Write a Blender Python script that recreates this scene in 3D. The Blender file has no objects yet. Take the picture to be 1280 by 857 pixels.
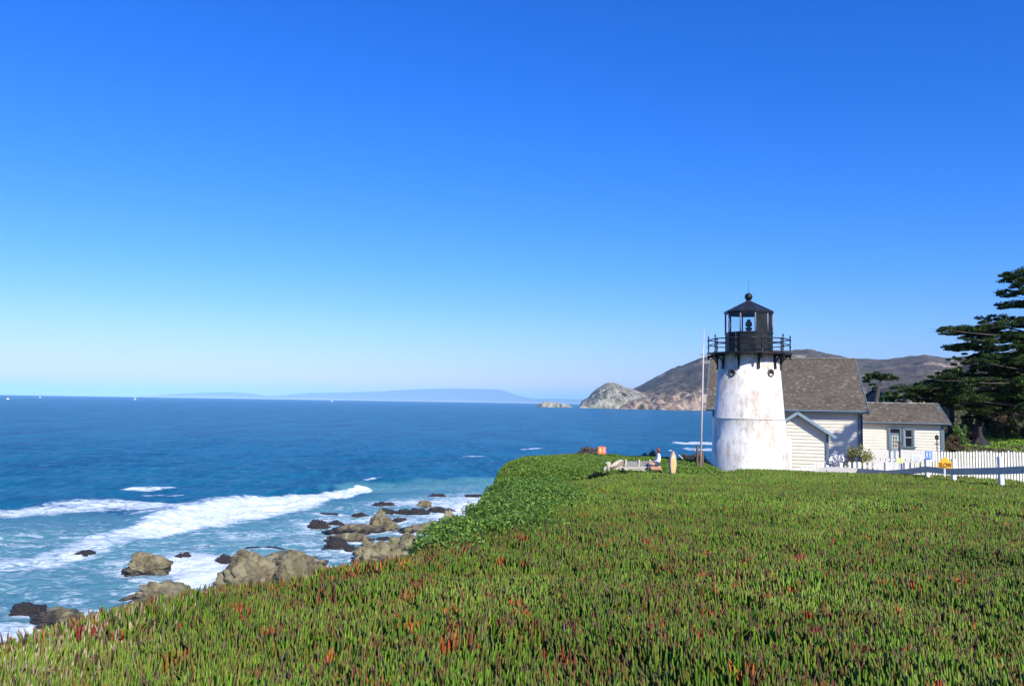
import bpy, bmesh, math, random
import numpy as np
from mathutils import Vector, Matrix
R = math.radians
rng = np.random.default_rng(7)
random.seed(7)
scn = bpy.context.scene
C = scn.collection

# ---------------------------------------------------------------- camera
EYE = 15.0
PITCH, ROLL, FOC = math.atan(0.0727), math.atan(0.0163), 1000.0
Fv = Vector((0, math.cos(PITCH), math.sin(PITCH)))
U0 = Vector((0, -math.sin(PITCH), math.cos(PITCH)))
R0 = Vector((1, 0, 0))
Rv = R0*math.cos(ROLL) + U0*math.sin(ROLL)
Uv = U0*math.cos(ROLL) - R0*math.sin(ROLL)
cam = bpy.data.objects.new('camera', bpy.data.cameras.new('camera'))
C.objects.link(cam)
M3 = Matrix((Rv, Uv, -Fv)).transposed()
cam.matrix_world = Matrix.Translation((0, 0, EYE)) @ M3.to_4x4()
cam.data.sensor_width = 36
cam.data.lens = FOC/1280*36
cam.data.clip_start = 0.05
cam.data.clip_end = 90000
scn.camera = cam

def ray(px, py):
    return Rv*((px-640)/FOC) - Uv*((py-428.5)/FOC) + Fv
def at(px, py, y):                       # world point seen at (px,py) whose world y is y
    r = ray(px, py); t = y/r.y
    return Vector((r.x*t, y, EYE+r.z*t))
def at_sea(px, py, z=0.0):
    r = ray(px, py); t = (z-EYE)/r.z
    return Vector((r.x*t, r.y*t, z))

# ---------------------------------------------------------------- light
SUN_AZ, SUN_EL = 151.0, 34.0            # azimuth clockwise from +Y
w = bpy.data.worlds.new('World'); scn.world = w; w.use_nodes = True
nt = w.node_tree; nt.nodes.clear()
sky = nt.nodes.new('ShaderNodeTexSky'); sky.sky_type = 'NISHITA'; sky.sun_disc = False
sky.sun_elevation = R(SUN_EL); sky.sun_rotation = R(SUN_AZ)
sky.altitude = 10; sky.air_density = 1.25; sky.dust_density = 0.25; sky.ozone_density = 3.5
hs = nt.nodes.new('ShaderNodeHueSaturation'); hs.inputs['Saturation'].default_value = 1.25
hs.inputs['Hue'].default_value = 0.503
bg = nt.nodes.new('ShaderNodeBackground'); bg.inputs[1].default_value = 0.15
wo = nt.nodes.new('ShaderNodeOutputWorld')
nt.links.new(sky.outputs[0], hs.inputs['Color']); sp_ = nt.nodes.new('ShaderNodeSeparateColor'); cb_ = nt.nodes.new('ShaderNodeCombineColor'); nt.links.new(hs.outputs[0], sp_.inputs[0])
for i, (gam, k) in enumerate(((1.45, .41), (1.025, .54), (1.0, 1.12))):      # deeper, cleaner blue air
    a_ = nt.nodes.new('ShaderNodeMath'); a_.operation = 'MULTIPLY'; a_.inputs[1].default_value = .1785; nt.links.new(sp_.outputs[i], a_.inputs[0])
    b_ = nt.nodes.new('ShaderNodeMath'); b_.operation = 'POWER'; b_.inputs[1].default_value = gam; nt.links.new(a_.outputs[0], b_.inputs[0])
    c_ = nt.nodes.new('ShaderNodeMath'); c_.operation = 'MULTIPLY'; c_.inputs[1].default_value = k/.1785; nt.links.new(b_.outputs[0], c_.inputs[0]); nt.links.new(c_.outputs[0], cb_.inputs[i])
nt.links.new(cb_.outputs[0], bg.inputs[0]); nt.links.new(bg.outputs[0], wo.inputs[0])
sl = bpy.data.lights.new('sun', 'SUN'); sl.energy = 5.0; sl.angle = R(0.5); sl.color = (1, 0.955, 0.86)
so = bpy.data.objects.new('sun', sl); C.objects.link(so)
to_sun = Vector((math.sin(R(SUN_AZ))*math.cos(R(SUN_EL)), math.cos(R(SUN_AZ))*math.cos(R(SUN_EL)), math.sin(R(SUN_EL))))
so.rotation_euler = to_sun.to_track_quat('Z', 'Y').to_euler()
so.location = (20, -30, 60)
scn.view_settings.view_transform = 'Standard'; scn.view_settings.look = 'None'
scn.view_settings.gamma = 1; scn.view_settings.use_curve_mapping = False
scn.view_settings.exposure = 0.25
scn.render.engine = 'CYCLES'

# ---------------------------------------------------------------- noise
def _hash(ix, iy, seed):
    h = (ix.astype(np.int64)*374761393 + iy.astype(np.int64)*668265263 + seed*974634777) & 0xffffffff
    h = ((h ^ (h >> 13))*1274126177) & 0xffffffff
    return ((h ^ (h >> 16)) & 0xffffff)/float(0xffffff)
def vnoise(x, y, seed=0):
    x = np.asarray(x, float); y = np.asarray(y, float)
    ix = np.floor(x); iy = np.floor(y); fx = x-ix; fy = y-iy
    fx = fx*fx*(3-2*fx); fy = fy*fy*(3-2*fy)
    a = _hash(ix, iy, seed); b = _hash(ix+1, iy, seed); c = _hash(ix, iy+1, seed); d = _hash(ix+1, iy+1, seed)
    return (a*(1-fx)+b*fx)*(1-fy)+(c*(1-fx)+d*fx)*fy
def fbm(x, y, oct=4, seed=0, gain=0.5):
    s = 0; a = 1; t = 0
    x = np.asarray(x, float); y = np.asarray(y, float)
    for k in range(oct):
        x, y = x*.8+y*.6, y*.8-x*.6                 # turn each octave so no lattice lines show
        s = s + a*vnoise(x*2**k+17.3*k, y*2**k-9.1*k, seed+k); t += a; a *= gain
    return s/t
def sstep(a, b, x):
    t = np.clip((x-a)/(b-a), 0, 1); return t*t*(3-2*t)

# ---------------------------------------------------------------- materials
def mat(name, col, rough=0.8, col2=None, scale=2.0, detail=4, bump=0.0, bscale=None, metal=0, lo=0.35, hi=0.65,
        attr=None, trans=0.0, spec=0.5, stretch=None, bdist=0.02, col3=None, scale3=8):
    m = bpy.data.materials.new(name); m.use_nodes = True
    n = m.node_tree.nodes; L = m.node_tree.links
    p = n['Principled BSDF']; p.inputs['Roughness'].default_value = rough
    p.inputs['Metallic'].default_value = metal; p.inputs['Specular IOR Level'].default_value = spec
    tc = n.new('ShaderNodeTexCoord'); vec = tc.outputs['Object']
    if stretch:
        mp = n.new('ShaderNodeMapping'); mp.inputs['Scale'].default_value = stretch
        L.new(vec, mp.inputs[0]); vec = mp.outputs[0]
    out = None
    if attr:
        a = n.new('ShaderNodeAttribute'); a.attribute_name = attr; out = a.outputs['Color']
    if col2:
        t = n.new('ShaderNodeTexNoise'); t.inputs['Scale'].default_value = scale; t.inputs['Detail'].default_value = detail
        L.new(vec, t.inputs['Vector'])
        mr = n.new('ShaderNodeMapRange'); mr.inputs['From Min'].default_value = lo; mr.inputs['From Max'].default_value = hi
        L.new(t.outputs[0], mr.inputs[0])
        mx = n.new('ShaderNodeMix'); mx.data_type = 'RGBA'
        mx.inputs[6].default_value = (*col, 1); mx.inputs[7].default_value = (*col2, 1)
        L.new(mr.outputs[0], mx.inputs[0]); o2 = mx.outputs[2]
        if col3:
            t3 = n.new('ShaderNodeTexNoise'); t3.inputs['Scale'].default_value = scale3; t3.inputs['Detail'].default_value = 6
            L.new(vec, t3.inputs['Vector'])
            m3 = n.new('ShaderNodeMapRange'); m3.inputs['From Min'].default_value = 0.56; m3.inputs['From Max'].default_value = 0.66
            L.new(t3.outputs[0], m3.inputs[0])
            mx3 = n.new('ShaderNodeMix'); mx3.data_type = 'RGBA'; mx3.inputs[7].default_value = (*col3, 1)
            L.new(m3.outputs[0], mx3.inputs[0]); L.new(o2, mx3.inputs[6]); o2 = mx3.outputs[2]
        if out is not None:
            mm = n.new('ShaderNodeMix'); mm.data_type = 'RGBA'; mm.blend_type = 'MULTIPLY'; mm.inputs[0].default_value = 1
            L.new(out, mm.inputs[6]); L.new(o2, mm.inputs[7]); out = mm.outputs[2]
        else: out = o2
    if out is not None: L.new(out, p.inputs['Base Color'])
    else: p.inputs['Base Color'].default_value = (*col, 1)
    if bump:
        b = n.new('ShaderNodeBump'); b.inputs['Strength'].default_value = bump; b.inputs['Distance'].default_value = bdist
        t2 = n.new('ShaderNodeTexNoise'); t2.inputs['Scale'].default_value = bscale or scale*4; t2.inputs['Detail'].default_value = 6
        L.new(vec, t2.inputs['Vector']); L.new(t2.outputs[0], b.inputs['Height']); L.new(b.outputs[0], p.inputs['Normal'])
    if trans:
        tr = n.new('ShaderNodeBsdfTranslucent'); ms = n.new('ShaderNodeMixShader'); ms.inputs[0].default_value = trans
        if out is not None: L.new(out, tr.inputs[0])
        else: tr.inputs[0].default_value = (*col, 1)
        L.new(p.outputs[0], ms.inputs[1]); L.new(tr.outputs[0], ms.inputs[2])
        L.new(ms.outputs[0], n['Material Output'].inputs[0])
    return m

# ---------------------------------------------------------------- mesh helpers
def np_mesh(name, V, F, m, cols=None, smooth=False, attrs=None):
    me = bpy.data.meshes.new(name)
    V = np.asarray(V, np.float32); me.vertices.add(len(V)); me.vertices.foreach_set('co', V.ravel())
    if isinstance(F, np.ndarray): groups = [F]
    else: groups = [np.asarray(f) for f in F if len(f)]
    nl = sum(g.size for g in groups); nf = sum(len(g) for g in groups)
    me.loops.add(nl); me.polygons.add(nf)
    me.loops.foreach_set('vertex_index', np.concatenate([g.ravel() for g in groups]).astype(np.int32))
    tot = np.concatenate([np.full(len(g), g.shape[1]) for g in groups]).astype(np.int32)
    st = np.concatenate([[0], np.cumsum(tot)[:-1]]).astype(np.int32)
    me.polygons.foreach_set('loop_start', st)
    me.polygons.foreach_set('loop_total', tot)
    me.polygons.foreach_set('use_smooth', np.full(nf, smooth))
    me.update(calc_edges=True); me.validate()
    if cols is not None:
        a = me.color_attributes.new('col', 'FLOAT_COLOR', 'POINT')
        c4 = np.ones((len(V), 4), np.float32); c4[:, :3] = cols; a.data.foreach_set('color', c4.ravel())
    for k, v in (attrs or {}).items():
        a = me.attributes.new(k, 'FLOAT', 'POINT'); a.data.foreach_set('value', np.asarray(v, np.float32))
    me.materials.append(m)
    return me
def grid_faces(nx, ny):
    i = np.arange(nx-1)[None, :]+np.arange(ny-1)[:, None]*nx
    return np.stack([i, i+1, i+1+nx, i+nx], -1).reshape(-1, 4)
def link(name, me, parent=None, loc=(0, 0, 0), rz=0):
    o = bpy.data.objects.new(name, me); C.objects.link(o); o.location = loc; o.rotation_euler = (0, 0, rz)
    if parent: o.parent = parent
    return o
def tag(o, label=None, cat=None, group=None, kind=None):
    if label: o['label'] = label
    if cat: o['category'] = cat
    if group: o['group'] = group
    if kind: o['kind'] = kind
    return o
def thing(name, label, cat, loc, rz=0, group=None):
    return tag(link(name, None, None, loc, rz), label, cat, group)

class MB:
    def __init__(s): s.bm = bmesh.new(); s.mi = 0; s.mats = []
    def use(s, m):
        if m not in s.mats: s.mats.append(m)
        s.mi = s.mats.index(m)
    def face(s, pts, smooth=False):
        f = s.bm.faces.new([s.bm.verts.new(p) for p in pts]); f.material_index = s.mi; f.smooth = smooth; return f
    def box(s, c, size, rot=None, bev=0.0):
        r = bmesh.ops.create_cube(s.bm, size=1); vs = r['verts']
        M = Matrix.Translation(c) @ (rot.to_4x4() if rot else Matrix()) @ Matrix.Diagonal((*size, 1))
        bmesh.ops.transform(s.bm, matrix=M, verts=vs)
        fs = set(f for v in vs for f in v.link_faces)
        for f in fs: f.material_index = s.mi
        if bev:
            es = list(set(e for v in vs for e in v.link_edges))
            bmesh.ops.bevel(s.bm, geom=es, offset=bev, segments=1, affect='EDGES')
    def bar(s, a, b, r, r2=None, n=8, cap=True):
        s.tube([a, b], [r, r if r2 is None else r2], n, cap)
    def beam(s, a, b, wx, wz, up=(0, 0, 1)):
        a = Vector(a); b = Vector(b); d = b-a; L = d.length; d.normalize()
        x = d.cross(Vector(up)).normalized(); z = x.cross(d)
        s.box((a+b)/2, (wx, L, wz), Matrix((x, d, z)).transposed())
    def tube(s, pts, rad, n=8, cap=True):
        pts = [Vector(p) for p in pts]; rings = []
        prev = None
        for i, p in enumerate(pts):
            d = (pts[min(i+1, len(pts)-1)]-pts[max(i-1, 0)]).normalized()
            if prev is None:
                ref = Vector((1, 0, 0)) if abs(d.x) < 0.9 else Vector((0, 1, 0))
                x = d.cross(ref).normalized()
            else: x = (prev-d*prev.dot(d)).normalized()
            prev = x; y = d.cross(x)
            rings.append([s.bm.verts.new(p+(x*math.cos(2*math.pi*k/n)+y*math.sin(2*math.pi*k/n))*rad[i]) for k in range(n)])
        for a, b in zip(rings, rings[1:]):
            for k in range(n):
                f = s.bm.faces.new((a[k], a[(k+1) % n], b[(k+1) % n], b[k])); f.smooth = n > 5; f.material_index = s.mi
        if cap and rad[0] > 1e-4: s.bm.faces.new(rings[0][::-1]).material_index = s.mi
        if cap and rad[-1] > 1e-4: s.bm.faces.new(rings[-1]).material_index = s.mi
    def lathe(s, prof, n=32, c=(0, 0, 0), a0=0, smooth=True, cap=False):
        rings = []
        for r, z in prof:
            rings.append([s.bm.verts.new((c[0]+r*math.cos(a0+2*math.pi*k/n), c[1]+r*math.sin(a0+2*math.pi*k/n), c[2]+z)) for k in range(n)])
        for a, b in zip(rings, rings[1:]):
            for k in range(n):
                f = s.bm.faces.new((a[k], a[(k+1) % n], b[(k+1) % n], b[k])); f.smooth = smooth; f.material_index = s.mi
        if cap:
            s.bm.faces.new(rings[0][::-1]).material_index = s.mi; s.bm.faces.new(rings[-1]).material_index = s.mi
    def build(s, name, m, parent=None, loc=(0, 0, 0), rz=0):
        me = bpy.data.meshes.new(name)
        bmesh.ops.remove_doubles(s.bm, verts=s.bm.verts, dist=1e-5)
        bmesh.ops.recalc_face_normals(s.bm, faces=s.bm.faces)
        s.bm.to_mesh(me); s.bm.free()
        for mm in (s.mats or [m]): me.materials.append(mm)
        return link(name, me, parent, loc, rz)
def copy_tree(o, parent=None):
    c = o.copy(); C.objects.link(c); c.parent = parent
    for ch in list(o.children): copy_tree(ch, c)
    return c

# ================================================================= LAND
LAND = np.array([(-5.2, -40), (-4.8, 2), (-4.3, 4), (-3.95, 5), (-3.5, 6.1), (-2.95, 6.9), (-2.12, 8.2), (-1.1, 9.4), (-0.85, 12), (-0.65, 15),
                 (-0.5, 18), (-0.6, 22), (-0.5, 28), (-0.5, 33), (-0.85, 37.5), (-0.5, 41), (0.3, 44.5), (2.4, 47.5), (8, 49.5), (14, 54), (21, 64),
                 (45, 130), (330, 900), (2000, 900), (2000, -40)], float)
CREST = np.array([(-8, 17.5), (-0.6, 19), (1.5, 25.2), (3.8, 30.3), (6.6, 32.8), (9.5, 34.2), (12, 34.6)], float)
def seg_dist(x, y, P, closed=True):
    d = np.full(np.shape(x), 1e9); n = len(P); tbest = np.zeros(np.shape(x))
    for i in range(n if closed else n-1):
        a = P[i]; b = P[(i+1) % n]; ab = b-a
        t = np.clip(((x-a[0])*ab[0]+(y-a[1])*ab[1])/(ab@ab), 0, 1)
        dd = np.hypot(x-a[0]-t*ab[0], y-a[1]-t*ab[1])
        tbest = np.where(dd < d, i+t, tbest); d = np.minimum(d, dd)
    return d, tbest
def inside(x, y, P):
    c = np.zeros(np.shape(x), bool); n = len(P)
    for i in range(n):
        x1, y1 = P[i]; x2, y2 = P[(i+1) % n]
        if y1 == y2: continue
        k = ((y1 > y) != (y2 > y)) & (x < (x2-x1)*(y-y1)/(y2-y1)+x1); c ^= k
    return c
def sdist(x, y):
    d, _ = seg_dist(x, y, LAND); return np.where(inside(x, y, LAND), d, -d)
def ground(x, y, fine=True):
    x = np.asarray(x, float); y = np.asarray(y, float)
    pl = 13.61-0.0466*np.clip(y, -6, 40)
    # yard behind the crest of the ice plant slope
    cy = np.interp(x, [8, 12, 15, 17, 20, 30], [50, 40.0, 36.8, 35.0, 31.0, 24.0])
    z = pl + (11.3-pl)*sstep(0, 1.8, y-cy)*sstep(9, 11, x)
    # hollow between the near slope and the far mound
    d, t = seg_dist(x, y, CREST, False)
    north = y > np.interp(x, CREST[:, 0], CREST[:, 1])
    depth = np.interp(x, [-1, 1, 4, 7, 9.5, 11], [2.2, 1.9, 1.2, 0.85, 0.3, 0.0])
    hollow = z-depth*sstep(0.0, 1.6, d)*north
    e = np.hypot((x-5.3)/6.3, (y-42.4)/6.2)-1
    mound = 11.83+0.12*fbm(x*0.4, y*0.4, 2, 5)-np.where(e > -0.26, 4.2*np.clip(e+0.26, 0, 9)**1.7, 0)
    z = np.where(x < 13, np.maximum(hollow, np.where(y > 34.5, mound, -9)), z)
    # hillside inland to the right
    up = np.interp(y, [47, 60, 75, 85, 110, 220], [0, 1.3, 2.5, 4.4, 7.5, 16])*sstep(.50, .57, x/np.maximum(y, 1))
    z = z+up
    # rounded cliff lip, then cliff
    s = sdist(x, y)
    out = np.clip(-s, 0, 99)
    z = z-0.14*sstep(0.9, 0, s)-np.where(out > 0, 1.35*out+0.5*sstep(0, 0.6, out), 0)
    if fine:
        z = z+((0.10+.20*sstep(26, 14, y))*(fbm(x*1.25, y*1.25, 3, 11)-0.5)+0.18*(fbm(x*0.35, y*0.35, 2, 12)-0.5))*sstep(60, 30, y)
        z = z+sstep(0.5, 2.5, out)*(fbm(x*0.7, y*0.7, 4, 21)-0.5)*2.2
    return np.maximum(z, -2.5)

soil = mat('soil_green', (0.022, 0.028, 0.008), 0.95, (0.055, 0.045, 0.018), scale=3, bump=0.5, bscale=14)
# cliff rock mixes in on the steep faces
def land_material():
    m = soil; n = m.node_tree.nodes; L = m.node_tree.links; p = n['Principled BSDF']
    g = n.new('ShaderNodeNewGeometry'); sx = n.new('ShaderNodeSeparateXYZ'); L.new(g.outputs['Normal'], sx.inputs[0])
    mr = n.new('ShaderNodeMapRange'); mr.inputs['From Min'].default_value = 0.78; mr.inputs['From Max'].default_value = 0.66
    L.new(sx.outputs[2], mr.inputs[0])
    t = n.new('ShaderNodeTexNoise'); t.inputs['Scale'].default_value = 0.9; t.inputs['Detail'].default_value = 8
    cr = n.new('ShaderNodeValToRGB'); cr.color_ramp.elements[0].color = (0.10, 0.075, 0.045, 1); cr.color_ramp.elements[1].color = (0.30, 0.23, 0.14, 1)
    L.new(t.outputs[0], cr.inputs[0])
    old = p.inputs['Base Color'].links[0].from_socket
    mx = n.new('ShaderNodeMix'); mx.data_type = 'RGBA'; L.new(mr.outputs[0], mx.inputs[0]); L.new(old, mx.inputs[6]); L.new(cr.outputs[0], mx.inputs[7])
    L.new(mx.outputs[2], p.inputs['Base Color'])
land_material()
gx = np.concatenate([np.arange(-18, 46, 0.28), np.geomspace(46, 1500, 60)])
gy = np.concatenate([[-40, -20, -10], np.arange(-6, 72, 0.28), np.geomspace(72, 900, 60)])
X, Y = np.meshgrid(gx, gy); Z = ground(X, Y)
tag(link('ground', np_mesh('ground', np.stack([X, Y, Z], -1).reshape(-1, 3), grid_faces(len(gx), len(gy)), soil, smooth=True)), kind='structure')

# ================================================================= SEA
ROCKS = [  # left, right, top, bottom in photo pixels (used only to measure the place), tint, label
 (90,118,684,693,'d','low dark flat rock in the foam, far left, alone in the surf band'),
 (146,204,686,718,'t','humped olive rock with black base and white splash, left of the small pointed rock'),
 (158,231,717,752,'t','broad olive boulder nearest the left part of the planted cliff edge'),
 (212,236,688,701,'d','small dark pointed rock between the humped olive rock and the large split outcrop'),
 (251,262,680,685,'d','tiny dark rock tip just awash behind the small pointed rock'),
 (10,49,748,769,'d','brown rock with ragged top at the far left edge of the shore'),
 (35,94,754,783,'m','olive capped rock with dark wet skirt, bottom left corner of the sea'),
 (123,169,761,776,'d','dark jagged rock just above the ice plant at lower left'),
 (203,246,744,764,'t','dry tan rock peeping over the ice plant edge, left of the big outcrop'),
 (246,284,739,755,'m','grey brown ledge rising behind the cliff edge below the big outcrop'),
 (277,346,684,738,'t','large tan outcrop with water running off its left shoulder'),
 (330,388,681,708,'t','brown ridge backed rock with white cascade on its left, right of the large tan outcrop'),
 (304,346,679,688,'d','thin dark wet shelf behind the top of the large tan outcrop'),
 (336,382,706,742,'t','cracked tan rock foot at the right of the large outcrop, touching the ice plant'),
 (377,418,706,728,'t','rounded tan rock against the red tipped ice plant edge'),
 (394,422,637,644,'d','slim dark reef rock lying alone nearest the breaking wave'),
 (382,407,646,660,'d','pair-topped black rock low in white water left of the cluster'),
 (411,427,648,655,'d','small round black rock in front of the slim reef rock'),
 (458,492,623,634,'d','long dark rock at the back of the cluster under the green wave face'),
 (470,498,632,642,'d','dark wedge rock just in front of the long dark back rock'),
 (498,514,633,642,'d','small blunt dark rock in the middle of the back row'),
 (521,538,621,635,'t','upright pale brown knob rock at the centre of the back row'),
 (512,535,631,643,'d','dark low boulder at the foot of the upright knob rock'),
 (536,558,629,641,'d','dark rounded boulder right of the upright knob rock'),
 (537,556,614,620,'d','low black rock awash behind the back row, under the swell'),
 (582,605,613,622,'d','lone black rock close to the planted headland edge'),
 (418,470,649,668,'m','wide rock, black on its left and olive on its right, middle of the cluster'),
 (462,489,641,664,'t','tall rounded olive rock rising behind the wide two toned rock'),
 (417,459,661,678,'t','olive cracked rock in front of the wide two toned rock'),
 (403,437,667,688,'d','ragged black rocks in white water at the left tip of the cluster'),
 (444,493,668,703,'t','largest smooth olive boulder of the cluster, nearest the cliff'),
 (486,525,665,689,'t','bumpy olive rock joined to the right of the largest smooth boulder'),
 (513,553,647,668,'t','long olive rock with sunlit back, beside the green shrubs'),
 (515,546,672,695,'m','olive and black rock half hidden behind the green shrub mat'),
 (552,580,643,668,'t','tan rock leaning against the green shrubs on the cliff'),
 (498,528,656,668,'d','black broken ledge between the bumpy olive rock and the long sunlit one'),
 (470,492,668,676,'d','small wet black rock behind the top of the largest smooth boulder'),
 (428,446,678,690,'d','low black rock washed by foam left of the largest smooth boulder'),
 (436,458,638,646,'d','flat dark rock awash in front of the long dark back rock'),
 (545,566,632,640,'d','dark sliver of rock in white water nearest the shrub covered bank'),
 (488,508,644,652,'m','brown low rock right of the tall rounded olive rock'),
 (365,392,692,703,'d','dark wet rock at the right foot of the brown ridge backed rock'),
 (268,292,690,706,'d','black ribbed rock slope under the left shoulder of the large outcrop'),
]
rocks = []
for (l, r, t, b, k, lab) in ROCKS:
    pb = at_sea((l+r)/2, b); d = pb.y; wdt = (r-l)*d/FOC*(1.2 if l in (277, 336, 330, 377) else 1.28 if (l > 400 and b > 660 and k != 'd') else 1.05); hh = (b-t)*d/FOC
    dep = min(wdt*0.7, hh*2.2+0.5); h = max(0.3, (hh-dep*0.2)*0.95)*(1.4 if l in (123, 203, 246, 336, 377) else 1.1 if l in (277, 330) else 1.22 if (l > 400 and b > 660 and k != 'd') else 1)
    rocks.append((pb.x, d+dep*0.42, wdt, dep, h, k, lab))

NU, NV = 620, 1050
vv = np.concatenate([np.geomspace(24, 420, 860), np.geomspace(424, 36000, NV-860)])
uu = np.linspace(-1, 1, NU); uu = np.sign(uu)*(0.72*np.abs(uu)+0.55*np.abs(uu)**5)
SX = uu[None, :]*(vv[:, None]+12); SY = np.repeat(vv[:, None], NU, 1)
def stroke(pts, wd, inten, soft=1.0):
    P = np.array([tuple(at_sea(*p)[:2]) for p in pts])
    d, t = seg_dist(SXf, SYf, P, False)
    if np.ndim(wd) == 0: ww = wd
    else: ww = np.interp(t, np.arange(len(wd)), wd)
    return inten*np.clip(1-(d/ww)**2, 0, 1)**soft
near = SY < 420
SXf = SX[near]; SYf = SY[near]
wob = (fbm(SXf*0.11, SYf*0.11, 3, 31)-0.5)*7
SXo, SYo = SXf.copy(), SYf.copy()
SXf = SXf+wob*0.5; SYf = SYf+(fbm(SXf*0.16+40, SYf*0.16, 3, 33)-0.5)*5.0
foam = np.zeros(SXf.shape)
def addf(a):
    global foam; foam = np.maximum(foam, a)
addf(stroke([(457, 611), (420, 617), (380, 624), (330, 634), (280, 643), (225, 656), (175, 667)], [1.6, 3.0, 4.6, 8.0, 8.6, 6.5, 4.5], 1.25, .6))
addf(stroke([(310, 632), (230, 640), (180, 645)], [7, 6, 4], .75, .8))
addf(stroke([(190, 664), (140, 672), (95, 690), (40, 700), (0, 702)], [3, 4.0, 5, 5.0, 4], .80, .8))
addf(stroke([(215, 637), (150, 634), (90, 636), (30, 640), (-60, 640)], [4, 7, 8, 7, 5], .78, .8))
addf(stroke([(154, 612), (180, 611.5), (210, 610)], [1.4, 3.0, 1.4], .86))
addf(stroke([(183, 618), (205, 620), (225, 618)], [.6, 1.8, .6], .8))
addf(stroke([(464, 606.5), (480, 604.5)], [1.1, .8], .95))
addf(stroke([(846, 552), (860, 554), (875, 553), (895, 555), (930, 556)], [3, 9, 14, 10, 12], .86))
addf(stroke([(862, 560), (875, 562), (905, 561)], [3, 9, 6], .8))
addf(stroke([(655, 562), (672, 560)], [1.5, 3], .8)); addf(stroke([(576, 571), (600, 570)], [1.0, 3], .8))
addf(stroke([(500, 628), (560, 630), (600, 622)], [8, 12, 9], .78, .8))
addf(stroke([(395, 655), (440, 650), (500, 650), (560, 645)], [8, 10, 8, 7], .68, .8))
addf(stroke([(300, 672), (350, 668), (395, 668), (400, 690), (430, 700)], [6, 8, 8, 8, 5], .60, .8))
addf(stroke([(250, 705), (280, 712), (255, 722)], [7, 8, 4], 1.0, .7))
addf(stroke([(160, 705), (210, 725), (250, 735)], [6, 6, 4], .66, .8))
addf(stroke([(-30, 790), (60, 792), (120, 775), (190, 760)], [5, 5, 4, 3], .8, .8))
addf(stroke([(395, 712), (430, 715), (480, 706)], [3, 3, 2.5], .8, .8))
addf(stroke([(430, 690), (470, 712), (520, 700)], [2, 1.5, 1.5], .7))
addf(stroke([(560, 655), (575, 640), (600, 625)], [5, 5, 5], .9))
# lace over the whole shallow zone
zone = stroke([(-200, 720), (0, 700), (200, 690), (400, 665), (540, 640), (640, 620)], [40, 34, 26, 26, 24, 18], .50, .5)
zone2 = stroke([(-300, 760), (0, 760), (200, 745), (450, 715), (560, 680)], [22, 20, 18, 16, 14], .46, .5)
addf(zone); addf(zone2)
for (x, y, wdt, dep, h, k, lab) in rocks:
    q = np.hypot((SXo-x)/(wdt*0.5+0.2), (SYo-y)/(dep*0.5+0.2))
    addf(np.clip(1.0-np.clip(q-1, 0, 9)*wdt*0.36, 0, 1)*0.74*(q > 0.5))
fo = np.zeros(SX.shape); fo[near] = foam
shal = np.zeros(SX.shape)
shal[near] = np.clip(np.maximum(np.maximum(zone, zone2)*1.6, stroke([(455, 613), (520, 611), (640, 606)], [5, 8, 9], .95)), 0, 1)
# swell and breakers
def ridge(pts, wd, hgt, back=1.6):
    P = np.array([tuple(at_sea(*p)[:2]) for p in pts]); d, t = seg_dist(SXo, SYo, P, False)
    H = np.interp(t, np.arange(len(hgt)), hgt)
    below = SYo < np.interp(SXo, P[:, 0] if P[0, 0] < P[-1, 0] else P[::-1, 0], P[:, 1] if P[0, 0] < P[-1, 0] else P[::-1, 1])
    W = np.where(below, wd, wd*back)
    return H*np.exp(-(d/W)**2)
Zs = np.zeros(SX.shape); zn = np.zeros(SXf.shape)
zn += ridge([(120, 668), (175, 656), (280, 630), (380, 615), (457, 607), (520, 603), (640, 600)], 2.6, [.1, .5, 1.0, 1.1, 1.2, 1.2, .5])
zn += ridge([(-80, 690), (20, 668), (100, 664)], 3.0, [.4, .6, .1])
zn += ridge([(-80, 632), (20, 628), (140, 629), (200, 634)], 3.0, [.3, .7, .6, .1])
zn += ridge([(300, 602), (400, 590), (560, 586)], 4.0, [.1, .5, .2])
zn += ridge([(-60, 604), (60, 600), (220, 604)], 4.0, [.5, .5, .1])
fadeN = sstep(420, 140, SYo)
a1 = fbm(SXo*0.10+3, SYo*0.22, 4, 51)-0.5; a2 = fbm(SXo*0.45, SYo*0.8, 3, 57)-0.5
zn += fadeN*(a1*0.9+a2*0.34)
zn += np.clip(foam-0.6, 0, 1)*(fbm(SXo*0.8, SYo*0.8, 4, 61)-0.35)*1.9
Zs[near] = zn
Zs = Zs-(SX**2+SY**2)/(2*6.371e6)          # the real curve of the sea
sea = bpy.data.materials.new('sea_water'); sea.use_nodes = True
n = sea.node_tree.nodes; L = sea.node_tree.links; p = n['Principled BSDF']
def N(t, **k):
    q = n.new(t)
    for a, b in k.items(): setattr(q, a, b)
    return q
def MIX(f, a, b):
    q = N('ShaderNodeMix', data_type='RGBA')
    for i, v in ((0, f), (6, a), (7, b)):
        if hasattr(v, 'is_output') or isinstance(v, bpy.types.NodeSocket): L.new(v, q.inputs[i])
        else: q.inputs[i].default_value = v
    return q.outputs[2]
def MATH(op, a, b=0.0, clamp=False):
    q = N('ShaderNodeMath', operation=op, use_clamp=clamp)
    for i, v in ((0, a), (1, b)):
        if isinstance(v, bpy.types.NodeSocket): L.new(v, q.inputs[i])
        else: q.inputs[i].default_value = v
    return q.outputs[0]
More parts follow.
